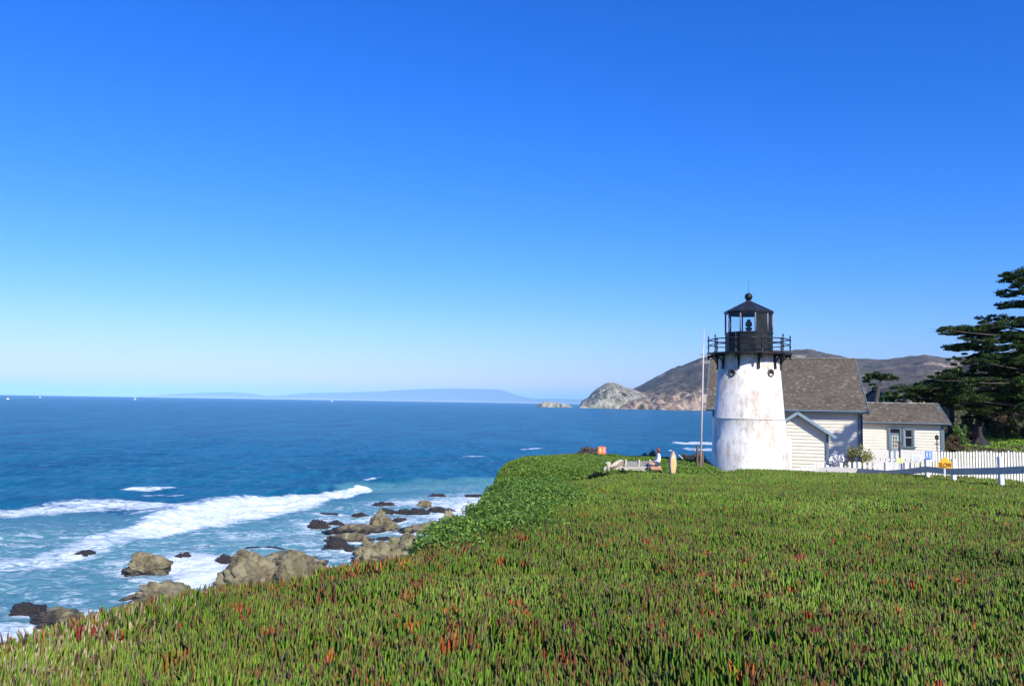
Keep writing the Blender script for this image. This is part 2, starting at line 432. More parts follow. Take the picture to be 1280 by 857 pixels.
def NOISE(scale, stretch, detail=5, rough=.55, dist=0.0):
    mp = N('ShaderNodeMapping'); mp.inputs['Scale'].default_value = stretch; L.new(tc.outputs['Object'], mp.inputs[0])
    t = N('ShaderNodeTexNoise'); t.inputs['Scale'].default_value = scale; t.inputs['Detail'].default_value = detail
    t.inputs['Roughness'].default_value = rough; t.inputs['Distortion'].default_value = dist; L.new(mp.outputs[0], t.inputs['Vector']); return t.outputs[0]
tc = N('ShaderNodeTexCoord')
af = N('ShaderNodeAttribute', attribute_name='foam'); ash = N('ShaderNodeAttribute', attribute_name='shallow')
n1 = NOISE(0.02, (1, .8, 1), 6); n2 = NOISE(0.55, (1, .55, 1), 7, .68)
deep = MIX(MATH('MULTIPLY_ADD', n1, 1.0), (0.007, 0.096, 0.158, 1), (0.013, 0.155, 0.235, 1))
mr = N('ShaderNodeMapRange'); mr.inputs['From Min'].default_value = .35; mr.inputs['From Max'].default_value = .68; L.new(n2, mr.inputs[0])
deep = MIX(mr.outputs[0], deep, (0.010, 0.145, 0.25, 1))
n5 = NOISE(0.045, (1, .42, 1), 9, .78); mr5 = N('ShaderNodeMapRange'); mr5.inputs['From Min'].default_value = .42; mr5.inputs['From Max'].default_value = .62; L.new(n5, mr5.inputs[0])
deep = MIX(MATH('MULTIPLY', mr5.outputs[0], .75), deep, (0.002, 0.058, 0.135, 1))
n6 = NOISE(0.5, (1, .30, 1), 9, .80); mr6 = N('ShaderNodeMapRange'); mr6.inputs['From Min'].default_value = .50; mr6.inputs['From Max'].default_value = .66; L.new(n6, mr6.inputs[0])
deep = MIX(MATH('MULTIPLY', mr6.outputs[0], .8), deep, (0.05, 0.21, 0.32, 1))
n3 = NOISE(0.16, (0.8, 1.5, 1), 6, .6, 1.0)
turq = MIX(n3, (0.020, 0.17, 0.23, 1), (0.10, 0.31, 0.30, 1))
wcol = MIX(MATH('MULTIPLY', ash.outputs['Fac'], 1.0, True), deep, turq)
# foam lace
f1 = NOISE(0.55, (0.75, 1.5, 1), 9, .68, 1.6); f2 = NOISE(2.6, (0.7, 1.3, 1), 8, .7, .8)
lace = MATH('MULTIPLY_ADD', f2, 0.42); n.active = None
fm = N('ShaderNodeMath', operation='MULTIPLY_ADD'); L.new(f2, fm.inputs[0]); fm.inputs[1].default_value = .45; L.new(f1, fm.inputs[2])
# threshold: foam where noise > 1.15 - foam density
th = MATH('SUBTRACT', MATH('ADD', fm.outputs[0], MATH('MULTIPLY', af.outputs['Fac'], 0.66)), 1.045)
fmask = MATH('MULTIPLY', MATH('MULTIPLY', th, 4.2, True), MATH('MULTIPLY', af.outputs['Fac'], 6.0, True), True)
wcol = MIX(MATH('MULTIPLY', MATH('MULTIPLY', ash.outputs['Fac'], .45, True), n2), wcol, (.36, .56, .54, 1))
fcol = MIX(f2, (0.50, 0.62, 0.68, 1), (0.92, 0.94, 0.94, 1))
col = MIX(fmask, wcol, fcol)
L.new(col, p.inputs['Base Color'])
rr = N('ShaderNodeMath', operation='MULTIPLY_ADD'); L.new(fmask, rr.inputs[0]); rr.inputs[1].default_value = .55; rr.inputs[2].default_value = .22
L.new(rr.outputs[0], p.inputs['Roughness'])
p.inputs['Specular IOR Level'].default_value = 0.0
b1 = N('ShaderNodeBump'); b1.inputs['Strength'].default_value = 0.9; b1.inputs['Distance'].default_value = 1.1
L.new(NOISE(0.16, (1, .55, 1), 9, .68), b1.inputs['Height'])
b2 = N('ShaderNodeBump'); b2.inputs['Strength'].default_value = 0.7; b2.inputs['Distance'].default_value = 0.22
L.new(NOISE(1.3, (1, .7, 1), 7, .6), b2.inputs['Height']); L.new(b1.outputs[0], b2.inputs['Normal'])
L.new(b2.outputs[0], p.inputs['Normal'])
# wave facets seen from low down reflect a modest share of the sky
gl = N('ShaderNodeBsdfGlossy'); gl.inputs['Roughness'].default_value = .16; L.new(b2.outputs[0], gl.inputs['Normal']); gl.inputs[0].default_value = (.8, .9, 1, 1)
gf = N('ShaderNodeLayerWeight'); gf.inputs[0].default_value = .25; L.new(b2.outputs[0], gf.inputs['Normal'])
ms_ = N('ShaderNodeMixShader'); q_ = MATH('MULTIPLY', MATH('MULTIPLY', gf.outputs['Fresnel'], .34), MATH('SUBTRACT', 1.0, fmask)); L.new(q_, ms_.inputs[0]); L.new(p.outputs[0], ms_.inputs[1]); L.new(gl.outputs[0], ms_.inputs[2])
L.new(ms_.outputs[0], n['Material Output'].inputs[0])
tag(link('sea', np_mesh('sea', np.stack([SX, SY, Zs], -1).reshape(-1, 3), grid_faces(NU, NV), sea, smooth=True,
    attrs={'foam': fo.ravel(), 'shallow': shal.ravel()})), kind='structure')

# ================================================================= ROCKS
def rock_material():
    m = bpy.data.materials.new('shore_rock'); m.use_nodes = True
    n = m.node_tree.nodes; L = m.node_tree.links; p = n['Principled BSDF']
    g = n.new('ShaderNodeNewGeometry'); s = n.new('ShaderNodeSeparateXYZ'); L.new(g.outputs['Position'], s.inputs[0])
    t = n.new('ShaderNodeTexNoise'); t.inputs['Scale'].default_value = 0.9; t.inputs['Detail'].default_value = 8; t.inputs['Roughness'].default_value = .65
    L.new(g.outputs['Position'], t.inputs['Vector'])
    oi = n.new('ShaderNodeObjectInfo')
    cr = n.new('ShaderNodeValToRGB'); e = cr.color_ramp.elements
    e[0].position = .34; e[0].color = (0.075, 0.058, 0.032, 1); e[1].position = .66; e[1].color = (0.38, 0.325, 0.19, 1)
    x = e.new(.48); x.color = (0.21, 0.175, 0.09, 1); L.new(t.outputs[0], cr.inputs[0])
    # wet band: height + noise + dark attribute of the rock
    t2 = n.new('ShaderNodeTexNoise'); t2.inputs['Scale'].default_value = 1.3; t2.inputs['Detail'].default_value = 5; L.new(g.outputs['Position'], t2.inputs['Vector'])
    a = n.new('ShaderNodeAttribute'); a.attribute_name = 'wet'
    ma = n.new('ShaderNodeMath'); ma.operation = 'MULTIPLY_ADD'; ma.inputs[1].default_value = 1.6; L.new(t2.outputs[0], ma.inputs[0]); L.new(a.outputs['Fac'], ma.inputs[2])
    mb = n.new('ShaderNodeMath'); mb.operation = 'SUBTRACT'; L.new(ma.outputs[0], mb.inputs[0]); L.new(s.outputs[2], mb.inputs[1])
    mr = n.new('ShaderNodeMapRange'); mr.inputs['From Min'].default_value = .0; mr.inputs['From Max'].default_value = .45; L.new(mb.outputs[0], mr.inputs[0])
    mx = n.new('ShaderNodeMix'); mx.data_type = 'RGBA'; L.new(mr.outputs[0], mx.inputs[0]); L.new(cr.outputs[0], mx.inputs[6]); mx.inputs[7].default_value = (0.035, 0.028, 0.026, 1)
    L.new(mx.outputs[2], p.inputs['Base Color']); 
    mq = n.new('ShaderNodeMapRange'); mq.inputs['To Min'].default_value = .9; mq.inputs['To Max'].default_value = .5; L.new(mr.outputs[0], mq.inputs[0]); L.new(mq.outputs[0], p.inputs['Roughness'])
    b = n.new('ShaderNodeBump'); b.inputs['Strength'].default_value = 1.0; b.inputs['Distance'].default_value = .35
    t3 = n.new('ShaderNodeTexNoise'); t3.inputs['Scale'].default_value = 2.6; t3.inputs['Detail'].default_value = 9; t3.inputs['Roughness'].default_value = .7
    L.new(g.outputs['Position'], t3.inputs['Vector']); L.new(t3.outputs[0], b.inputs['Height']); L.new(b.outputs[0], p.inputs['Normal'])
    return m
rockm = rock_material()
from mathutils import noise as mnoise
def rock_mesh(wdt, dep, h, wet, seed):
    bm = bmesh.new(); bmesh.ops.create_icosphere(bm, subdivisions=5, radius=1)
    rs = np.random.default_rng(seed); off = Vector(rs.random(3)*50)
    planes = []
    for k in range(9):
        v = Vector(rs.normal(size=3)); v.z = abs(v.z)*0.7; v.normalize(); planes.append((v, rs.uniform(.72, .95)))
    hs_ = [(rs.uniform(-.6, .6), rs.uniform(-.4, .4), rs.uniform(.5, 1.0)) for _ in range(3)]
    for v in bm.verts:
        c = v.co.copy()
        for q, dd in planes:
            e = c.dot(q)-dd
            if e > 0: c -= q*e*0.85
        nz = mnoise.fractal(c*1.6+off, 1.0, 2.0, 5)
        rd = mnoise.ridged_multi_fractal(c*1.3+off*2, 1.0, 2.1, 4, 1.0, 2.0)-1.0
        vd = mnoise.voronoi(c*2.3+off)[0]; c *= 1+0.30*nz+0.10*rd-0.20*(1-min(1, (vd[1]-vd[0])*4)); v2 = mnoise.voronoi(c*5.5+off*3)[0]; c *= 1-0.06*(1-min(1, (v2[1]-v2[0])*4))
        px = sum(a*math.exp(-((c.x-hx)**2+(c.y-hy)**2)/.18) for hx, hy, a in hs_)
        c.z = c.z*(0.80+0.22*px)
        v.co = (c.x*wdt*0.60, c.y*dep*0.60, max(c.z, -0.5)*h*1.0)
    me = bpy.data.meshes.new('shore_rock'); bm.to_mesh(me); bm.free()
    me.polygons.foreach_set('use_smooth', [True]*len(me.polygons))
    a = me.attributes.new('wet', 'FLOAT', 'POINT'); a.data.foreach_set('value', [wet]*len(me.vertices))
    me.materials.append(rockm); return me
for i, (x, y, wdt, dep, h, k, lab) in enumerate(rocks):
    wet = {'t': -0.30, 'm': 0.0, 'd': 2.5}[k]
    tag(link('shore_rock', rock_mesh(wdt, dep, h, wet, 100+i), None, (x, y, -0.05), 0), lab, 'rock', 'rocks in the surf')

# ================================================================= HEADLAND, FAR COAST
def strip(name, prof, d0, ramp, mt, seed, deep=2600, nx=560, ny=200, rough=(1, 1), zb=-6):
    """heightfield ridge standing in the sea; prof: (px, py) skyline seen from the cliff, d0 distance of the shore"""
    P = np.array(prof, float)
    pxs = np.linspace(P[0, 0], P[-1, 0], nx); py = np.interp(pxs, P[:, 0], P[:, 1])
    hz = 501.2+0.0163*(pxs-640)
    tt = np.linspace(0, 1, ny)**2.0
    V = np.zeros((ny, nx, 3)); u = (pxs-640)/FOC
    for j, t in enumerate(tt):
        d = d0+deep*t+0*u
        dr = ramp(t)
        peakd = d0+deep*PEAK
        H = (hz-py)*peakd/FOC+EYE
        x = u*d; zc = (hz-py)*d/FOC*dr; n1 = fbm(x/260*rough[0]+zc/90, (d+1.5*zc)/260*rough[0], 5, seed)-0.5
        # spurs and gullies running down to the sea
        n2 = np.abs(fbm(x/190*rough[0]+n1*3.0+zc/70, (d+2.5*zc)/230*rough[0]+n1*2, 5, seed+9)-0.5)*2
        z = H*dr*(1-rough[1]*0.40*(1-t)*(1-n2)*np.clip(1-dr*0.75, 0, 1))+n1*H*0.6*rough[1]*np.clip(1-dr, 0, 1)
        z = z+rough[1]*(fbm((x+zc*.6)/34, (d*.6+zc*1.6)/34, 4, seed+3)-0.5)*13*np.clip(1-dr*.6, 0.25, 1)*(t > 0.01)
        cl = np.clip(1-dr*.9, 0, 1)*(t > 0)                       # broken buttresses and clefts of the sea cliff
        z = z-rough[1]*cl*(22*np.abs(fbm(x/46+zc/60, d/120+zc/50, 3, seed+21)-.5)*2+16*np.abs(fbm(x/17+zc/40, d/60+zc/22, 3, seed+23)-.5)*2-9)*np.clip(H/60, .2, 1)
        z = np.where(t == 0, zb, z)
        V[j, :, 0] = x; V[j, :, 1] = d+rough[1]*(fbm(x/110, zc/45, 4, seed+5)-0.5)*90*(1-t); V[j, :, 2] = z
    o = link(name, np_mesh(name, V.reshape(-1, 3), grid_faces(nx, ny), mt, smooth=True), None)
    return o
def hill_material(name, scrub, scrub2, cliff, cliff2, cz, soft):
    m = bpy.data.materials.new(name); m.use_nodes = True
    n = m.node_tree.nodes; L = m.node_tree.links; p = n['Principled BSDF']; p.inputs['Roughness'].default_value = 1; p.inputs['Specular IOR Level'].default_value = 0.1
    g = n.new('ShaderNodeNewGeometry'); s = n.new('ShaderNodeSeparateXYZ'); L.new(g.outputs['Position'], s.inputs[0])
    def ns(sc, det=7, st=(1, 1, 1), r=.6):
        mp = n.new('ShaderNodeMapping'); mp.inputs['Scale'].default_value = st; L.new(g.outputs['Position'], mp.inputs[0])
        t = n.new('ShaderNodeTexNoise'); t.inputs['Scale'].default_value = sc; t.inputs['Detail'].default_value = det; t.inputs['Roughness'].default_value = r
        L.new(mp.outputs[0], t.inputs['Vector']); return t.outputs[0]
    def ramp(v, c0, c1, a, b):
        r = n.new('ShaderNodeValToRGB'); r.color_ramp.elements[0].position = a; r.color_ramp.elements[1].position = b
        r.color_ramp.elements[0].color = (*c0, 1); r.color_ramp.elements[1].color = (*c1, 1); L.new(v, r.inputs[0]); return r.outputs[0]
    A = ramp(ns(0.012), scrub, scrub2, .42, .62); B = ramp(ns(0.05, 9, (1.3, 1, .6), .75), cliff2, cliff, .44, .57)
    t = ns(0.006, 5); ma = n.new('ShaderNodeMath'); ma.operation = 'MULTIPLY_ADD'; L.new(t, ma.inputs[0]); ma.inputs[1].default_value = cz*1.6; ma.inputs[2].default_value = cz*0.2
    sb = n.new('ShaderNodeMath'); sb.operation = 'SUBTRACT'; L.new(ma.outputs[0], sb.inputs[0]); L.new(s.outputs[2], sb.inputs[1])
    mr = n.new('ShaderNodeMapRange'); mr.inputs['From Min'].default_value = -soft; mr.inputs['From Max'].default_value = soft; L.new(sb.outputs[0], mr.inputs[0])
    mx = n.new('ShaderNodeMix'); mx.data_type = 'RGBA'; L.new(mr.outputs[0], mx.inputs[0]); L.new(A, mx.inputs[6]); L.new(B, mx.inputs[7])
    # bare pale patches and dark bush clumps
    q = ns(0.006, 6, (1, .7, 1.6)); mq = n.new('ShaderNodeMapRange'); mq.inputs['From Min'].default_value = .62; mq.inputs['From Max'].default_value = .68; L.new(q, mq.inputs[0])
    m2 = n.new('ShaderNodeMix'); m2.data_type = 'RGBA'; L.new(mq.outputs[0], m2.inputs[0]); L.new(mx.outputs[2], m2.inputs[6]); m2.inputs[7].default_value = (*cliff, 1)
    q = ns(0.018, 6); mq = n.new('ShaderNodeMapRange'); mq.inputs['From Min'].default_value = .60; mq.inputs['From Max'].default_value = .66; L.new(q, mq.inputs[0])
    m3 = n.new('ShaderNodeMix'); m3.data_type = 'RGBA'; L.new(mq.outputs[0], m3.inputs[0]); L.new(m2.outputs[2], m3.inputs[6]); m3.inputs[7].default_value = (0.03, 0.04, 0.02, 1)
    L.new(m3.outputs[2], p.inputs['Base Color']); return m
hillm = hill_material('scrub_hill', (0.075, 0.062, 0.040), (0.14, 0.11, 0.07), (0.46, 0.34, 0.22), (0.12, 0.085, 0.06), 45, 12)
palem = hill_material('pale_cliff', (0.20, 0.18, 0.12), (0.15, 0.14, 0.09), (0.40, 0.37, 0.27), (0.12, 0.11, 0.075), 100, 22)
farm = hill_material('far_ridge', (0.10, 0.09, 0.06), (0.16, 0.14, 0.10), (0.35, 0.30, 0.22), (0.2, 0.17, 0.12), 5, 5)
PEAK = 0.45
def cliffy(t): return float(np.interp(t, [0, .02, .06, .14, .28, .45, .7, 1], [0, .16, .30, .44, .72, 1, .8, .55]))
tag(strip('mountain', [(775, 506), (782, 496), (790, 486), (800, 481), (809, 475.5), (825, 467), (840, 458.5), (859, 451.5), (875, 444.5), (900, 439), (940, 436),
    (975, 434.5), (987, 434), (1010, 432.5), (1025, 435), (1042, 439), (1065, 444.5), (1090, 446), (1110, 446), (1135, 443), (1160, 440.5), (1180, 444),
    (1230, 440), (1290, 432), (1400, 425), (1700, 430)], 2000, cliffy, hillm, 71), kind='structure')
PEAK = 0.5
def knob(t): return float(np.interp(t, [0, .06, .25, .5, .75, .95, 1], [0, .40, .82, 1, .85, .3, 0]))
tag(strip('headland', [(726, 505), (729, 500), (736, 496), (741, 490), (747, 484), (753, 480), (759, 476.5), (763, 475.8), (768, 477), (776, 479), (781, 482.5), (788, 484), (797, 487), (806, 491), (816, 498), (826, 506)],
    2150, knob, palem, 75, deep=420, nx=300, ny=150, rough=(1.6, .9)), kind='structure')
PEAK = 0.5
def far(t): return float(np.interp(t, [0, .1, .5, 1], [0, .5, 1, 0]))
tag(strip('far_coast', [(175, 496), (215, 492.2), (260, 490), (290, 489.6), (318, 491.8), (340, 494.8), (365, 492.8), (390, 490.6), (440, 489.8), (480, 488.6), (510, 486.5), (555, 485), (600, 485.5),
    (628, 487), (640, 491), (655, 496), (670, 498), (700, 498), (740, 499), (800, 500)], 30000, far, farm, 81, deep=4000, nx=300, ny=24, rough=(.15, .12), zb=-90), kind='structure')
for (l, r, t, b, lab) in [(674, 690, 499.5, 506.5, 'wide pale sea stack standing off the headland'), (688, 701, 501.5, 507, 'middle jagged sea stack off the headland'),
                          (699, 712, 503.5, 508, 'small low white stained sea stack nearest the headland')]:
    a = at((l+r)/2, b, 2300); wd = (r-l)*2.3; h = (b-t)*2.3
    me = rock_mesh(wd*1.1, wd*.7, h*1.05, -99, int(l)); me.materials.clear(); me.materials.append(palem)
    tag(link('sea_stack', me, None, (a.x, 2300, 0), 0), lab, 'sea stack', 'sea stacks off the headland')

# boats far out
whitep = mat('white_paint', (0.78, 0.78, 0.76), 0.5, (0.70, 0.70, 0.68), scale=4)
hullm = mat('boat_hull_paint', (0.75, 0.76, 0.78), 0.4)
def boat(px, py, d, size, lab, sail=False):
    p0 = at(px, py, d); t = thing('sailboat' if sail else 'motor_boat', lab, 'boat', (p0.x, d, 0.2), R(20))
    m = MB(); prof = [(-.5, .13), (-.2, .17), (.15, .15), (.5, .01)]
    for (xa, wa), (xb, wb) in zip(prof, prof[1:]):
        for sgn in (1, -1):
            m.face([(xa*size, sgn*wa*size, .16*size), (xb*size, sgn*wb*size, .18*size), (xb*size, sgn*wb*.5*size, -.05*size), (xa*size, sgn*wa*.5*size, -.05*size)])
        m.face([(xa*size, -wa*size, .16*size), (xb*size, -wb*size, .18*size), (xb*size, wb*size, .18*size), (xa*size, wa*size, .16*size)])
    m.face([(-.5*size, -.13*size, .16*size), (-.5*size, .13*size, .16*size), (-.5*size, .065*size, -.05*size), (-.5*size, -.065*size, -.05*size)])
    m.build('hull', hullm, t)
    if sail:
        m = MB(); m.bar((0, 0, .16*size), (0, 0, 1.35*size), .012*size); m.build('mast', whitep, t)
        m = MB(); m.face([(-.02*size, 0, .25*size), (-.45*size, .03*size, .25*size), (-.02*size, 0, 1.3*size)]); m.face([(-.02*size, .01, .25*size), (-.02*size, .01, 1.3*size), (-.45*size, .04*size, .25*size)])
        m.build('sail', whitep, t)
    else:
        m = MB(); m.box((-.1*size, 0, .27*size), (.4*size, .2*size, .24*size), bev=.02*size); m.box((-.05*size, 0, .43*size), (.2*size, .16*size, .1*size)); m.build('cabin', whitep, t)
boat(10, 500, 1900, 7, 'white motor boat near the horizon at the far left of the sea')
boat(50, 498.8, 2900, 7.5, 'white motor boat on the horizon, right of the leftmost boat')
boat(169, 500.5, 2600, 7, 'slim white sailboat on the horizon left of the far blue coast', True)
boat(415, 502.2, 3600, 8, 'tiny white sailboat below the far blue coast', True)

# ================================================================= ICE PLANT AND GROUND COVER
def scatter(xr, yr, n, mask):
    x = rng.uniform(*xr, n); y = rng.uniform(*yr, n); k = mask(x, y); return x[k], y[k]
def infrust(x, y, m=0.12):
    return (np.abs(x) < (0.64+m)*y+1.0) & (y > 2.6)
def blades(x, y, length, width, cols, tilt=0.35, seg=3, bend=0.5, sink=0.0, lift=None):
    """three-sided tapering succulent leaves"""
    n = len(x); r = np.random.default_rng(n)
    z = ground(x, y)-sink if lift is None else lift
    az = 2*np.pi*2.5*fbm(x*2.6, y*2.6, 2, 201)+r.normal(0, 1.0, n); ti = np.abs(r.normal(0, tilt, n)); L_ = length*r.uniform(.45, 1.35, n)
    dx = np.cos(az); dy = np.sin(az); tw = r.uniform(0, 2*np.pi, n)
    V = []; prof = [(0, .75), (.45, 1.0), (.82, .72), (1, .0)] if seg == 3 else [(0, .9), (.6, .9), (1, 0)]
    for s, wd in prof:
        t2 = ti*(1-bend*s)+0.0; h = L_*s
        cx = x+dx*h*np.sin(t2*1.0); cy = y+dy*h*np.sin(t2); cz = z+h*np.cos(t2)
        if wd == 0:
            V.append(np.stack([cx, cy, cz], -1)[:, None, :]); continue
        ring = []
        for k in range(3):
            a = tw+k*2.0944; ring.append(np.stack([cx+np.cos(a)*width*wd*.5, cy+np.sin(a)*width*wd*.5, cz], -1))
        V.append(np.stack(ring, 1))
    V = np.concatenate(V, 1); nv = V.shape[1]; nr = len(prof)-1
    q = []; tr = []
    for j in range(nr-1):
        for k in range(3): q.append((j*3+k, j*3+(k+1) % 3, (j+1)*3+(k+1) % 3, (j+1)*3+k))
    for k in range(3): tr.append(((nr-1)*3+k, (nr-1)*3+(k+1) % 3, nr*3))
    base = (np.arange(n)*nv)[:, None, None]
    Q = (np.array(q)[None]+base).reshape(-1, 4); T = (np.array(tr)[None]+base).reshape(-1, 3)
    CC = np.repeat(cols[:, None, :], nv, 1)
    tip = (r.random(n) < .26)[:, None]*np.array([0]*(nv-4)+[.25]*3+[.75])[None, :]      # tips turned red
    CC = CC*(1-tip[..., None])+np.array([.30, .10, .05])*tip[..., None]
    return V.reshape(-1, 3), Q, T, CC.reshape(-1, 3)
def plant_cols(x, y):
    n = len(x); r = np.random.default_rng(n+5)
    g1 = np.array([0.070, 0.155, 0.010]); g2 = np.array([0.175, 0.30, 0.022]); g3 = np.array([0.12, 0.16, 0.035])
    t = r.random((n, 1)); c = g1*(1-t)+g2*t; k = r.random(n) < .25; c[k] = g3
    # purple-brown and red leaves, in clusters
    inl = sstep(19, 8, y)*0.85+0.10
    brn = fbm(x*2.2, y*2.2, 3, 91); mid = fbm(x*0.45+7, y*0.45, 2, 95)
    pr = (0.085+np.clip((brn-0.5)*2.2, 0, .35)*np.clip(mid*2-.4, .1, 1))*inl
    k = r.random(n) < pr; dull = np.array([[0.16, 0.085, 0.025], [0.19, 0.13, 0.03], [0.17, 0.06, 0.025], [0.19, 0.17, 0.035]]); c[k] = dull[r.integers(0, 4, k.sum())]
    # small rosettes of old red and orange leaves
    reds = np.array([[0.32, 0.035, 0.015], [0.42, 0.08, 0.02], [0.50, 0.17, 0.03], [0.20, 0.03, 0.025], [0.26, 0.12, 0.03]])
    cell = 0.30; ix = np.floor(x/cell); iy = np.floor(y/cell); on = _hash(ix, iy, 7); hx = (ix+.2+.6*_hash(ix, iy, 8))*cell; hy = (iy+.2+.6*_hash(ix, iy, 9))*cell
    rad_ = .03+.05*_hash(ix, iy, 10); k = (on < .46*inl*np.clip(mid*2.4-.55, .2, 1)) & (np.hypot(x-hx, y-hy) < rad_*1.15) & (r.random(n) < .85)
    base_i = np.clip((_hash(ix, iy, 12)*5).astype(int), 0, 4); pick = np.where(r.random(n) < .7, base_i, r.integers(0, 5, n)); c[k] = reds[pick[k]]
    edge = sdist(x, y) < 0.7
    k = edge & (y < 11) & (r.random(n) < .28); c[k] = reds[r.choice(5, k.sum(), p=[.1, .05, .3, .25, .3])]
    # yellowish patches
    yl = fbm(x*0.8-9, y*0.8, 3, 99); k = (yl > .60) & (r.random(n) < .5); c[k] = c[k]*.4+np.array([0.22, 0.34, 0.05])*.6
    ly = sstep(-1.0, -2.6, x+.3*(y-5))*sstep(.42, .58, fbm(x*1.1+5, y*1.1, 3, 130))      # fresh yellow green and straw at the left
    c = c*(1-.6*ly[:, None])+np.array([.24, .33, .05])*.6*ly[:, None]
    k = (r.random(n) < .25*sstep(-2.0, -3.2, x)); c[k] = [.42, .33, .20]
    c *= (1+.22*sstep(9, 18, y))[:, None]
    c *= r.uniform(.78, 1.22, (n, 1))*(0.74+0.66*fbm(x*.7+3, y*.7, 3, 97))[:, None]
    return c
leafm = mat('ice_plant_leaf', (1, 1, 1), 0.45, attr='col', trans=0.18, spec=0.25)
parts = []
def tufted(x, y, per, spread):
    n = len(x); X_ = np.repeat(x, per)+rng.normal(0, spread, n*per); Y_ = np.repeat(y, per)+rng.normal(0, spread, n*per); return X_, Y_
def dens(x, y, s0, e0):   # patchy gaps
    return (fbm(x*2.2, y*2.2, 3, 101) > s0) | (rng.random(len(x)) < e0) & ((fbm(x*.9+30, y*.9, 3, 105) > .32) | (rng.random(len(x)) < .5))
land_ok = lambda x, y, e=-0.35: (sdist(x, y) > e)
BANDS = [(2.6, 6.5, 560, 4, .112, .021, .030, 3), (6.5, 10, 440, 4, .115, .0235, .034, 3), (10, 16, 240, 4, .12, .029, .05, 2), (16, 26, 110, 4, .125, .038, .08, 2), (26, 41, 50, 4, .13, .048, .12, 2)]
PV, PQ, PT, PC = [], [], [], []; off = 0
leafc0 = np.array([[.12, .07, .04], [.17, .11, .05], [.09, .045, .035], [.20, .15, .08], [.05, .09, .02]])
for (y0, y1, dn, per, ln, wd, sp, sg) in BANDS:
    xr = (-5, 0.8*y1+1.5); A = (xr[1]-xr[0])*(y1-y0)
    def mk(x, y):
        k = infrust(x, y) & land_ok(x, y)
        if y1 > 20: k &= y < np.interp(x, [8, 12, 15, 17, 20, 30], [50, 40.6, 37.4, 35.6, 31.6, 24.6])
        if y0 > 16: k &= ~((y > np.interp(x, CREST[:, 0], CREST[:, 1])+.4) & (x < 9))
        return k & dens(x, y, .36, .35)
    x, y = scatter(xr, (y0, y1), int(A*dn), mk)
    X_, Y_ = tufted(x, y, per, sp)
    cc = plant_cols(X_, Y_)
    V, Q, T, Cc = blades(X_, Y_, ln, wd, cc, seg=sg, sink=.015, tilt=.52)
    PV.append(V); PQ.append(Q+off); PT.append(T+off); PC.append(Cc); off += len(V)
    # sprawling lower leaves, runners and dead brown ones between the upright tufts
    h_ = len(X_)//3; ux = X_[:h_]+rng.normal(0, sp*2, h_); uy = Y_[:h_]+rng.normal(0, sp*2, h_)
    uc = np.where(rng.random(h_)[:, None] < .10+.22*sstep(18, 8, uy)[:, None], leafc0[rng.integers(0, 5, h_)], plant_cols(ux, uy)*.8)
    V, Q, T, Cc = blades(ux, uy, ln*1.15, wd*.85, uc, seg=sg, sink=.0, tilt=1.15, bend=.15)
    PV.append(V); PQ.append(Q+off); PT.append(T+off); PC.append(Cc); off += len(V)
print('ice plant verts', off)
tag(link('ice_plant', np_mesh('ice_plant', np.concatenate(PV), [np.concatenate(PQ), np.concatenate(PT)], leafm, cols=np.concatenate(PC), smooth=True)),
    'green and red tipped ice plant carpeting the cliff top slope', 'ice plant', kind='stuff')

def leafcloud(P, size, cols, r, flat=0.0, up=0.6):
    """small bent leaf quads at points P"""
    n = len(P); a = r.normal(size=(n, 3)); a[:, 2] += up; a /= np.linalg.norm(a, axis=1)[:, None]
    b = r.normal(size=(n, 3)); b[:, 2] *= (1-flat); b -= a*np.sum(a*b, 1)[:, None]; b /= np.linalg.norm(b, axis=1)[:, None]
    c = np.cross(a, b); s = (size*r.uniform(.6, 1.3, n))[:, None]
    V = np.stack([P-b*s, P-c*s*.42+a*s*.1, P+b*s, P+c*s*.42+a*s*.1], 1).reshape(-1, 3)
    return V, np.arange(n*4).reshape(n, 4), np.repeat(cols, 4, 0)
def leafcols(n, r, cs, var=.3):
    cs = np.array(cs); c = cs[r.integers(0, len(cs), n)]; return c*r.uniform(1-var, 1+var, (n, 1))
shrubm = mat('shrub_leaf', (1, 1, 1), 0.55, attr='col', trans=0.22, spec=0.35)

# dense low green mat: far mound and the bushy left shoulder of the near slope
def matclump(n, xr, yr, mask, size, hgt, cs, seed):
    r = np.random.default_rng(seed); x = r.uniform(*xr, n); y = r.uniform(*yr, n); k = mask(x, y); x = x[k]; y = y[k]
    s = sdist(x, y)
    top = (hgt(x, y) if callable(hgt) else hgt)*(0.35+0.65*fbm(x*1.3, y*1.3, 3, seed)*1.5); z = ground(x, y)+top*r.uniform(.25, 1, len(x))**.6
    P = np.stack([x, y, z], -1); return leafcloud(P, size, leafcols(len(x), r, cs), r, up=.9)
GREEN = [(0.12, 0.22, 0.02), (0.17, 0.28, 0.03), (0.09, 0.17, 0.02), (0.21, 0.31, 0.045)]
def on_mound(x, y): return (x < 10.2) & (y > 34) & (sdist(x, y) > -3.2) & (y < 53)
Va = matclump(230000, (-4, 13), (33, 53), lambda x, y: on_mound(x, y) | ((y > np.interp(x, CREST[:, 0], CREST[:, 1])-.3) & (sdist(x, y) > -3) & (x < 10)), .065, lambda x, y: np.where((x > 4.0) & (x < 7.6) & (y > 35.6) & (y < 38.3), .04, .13), GREEN, 3)
tag(link('far_mound_cover', np_mesh('far_mound_cover', Va[0], Va[1], shrubm, cols=Va[2])), 'dense bright green plant cover on the rounded mound beyond the slope', 'ground cover', kind='stuff')
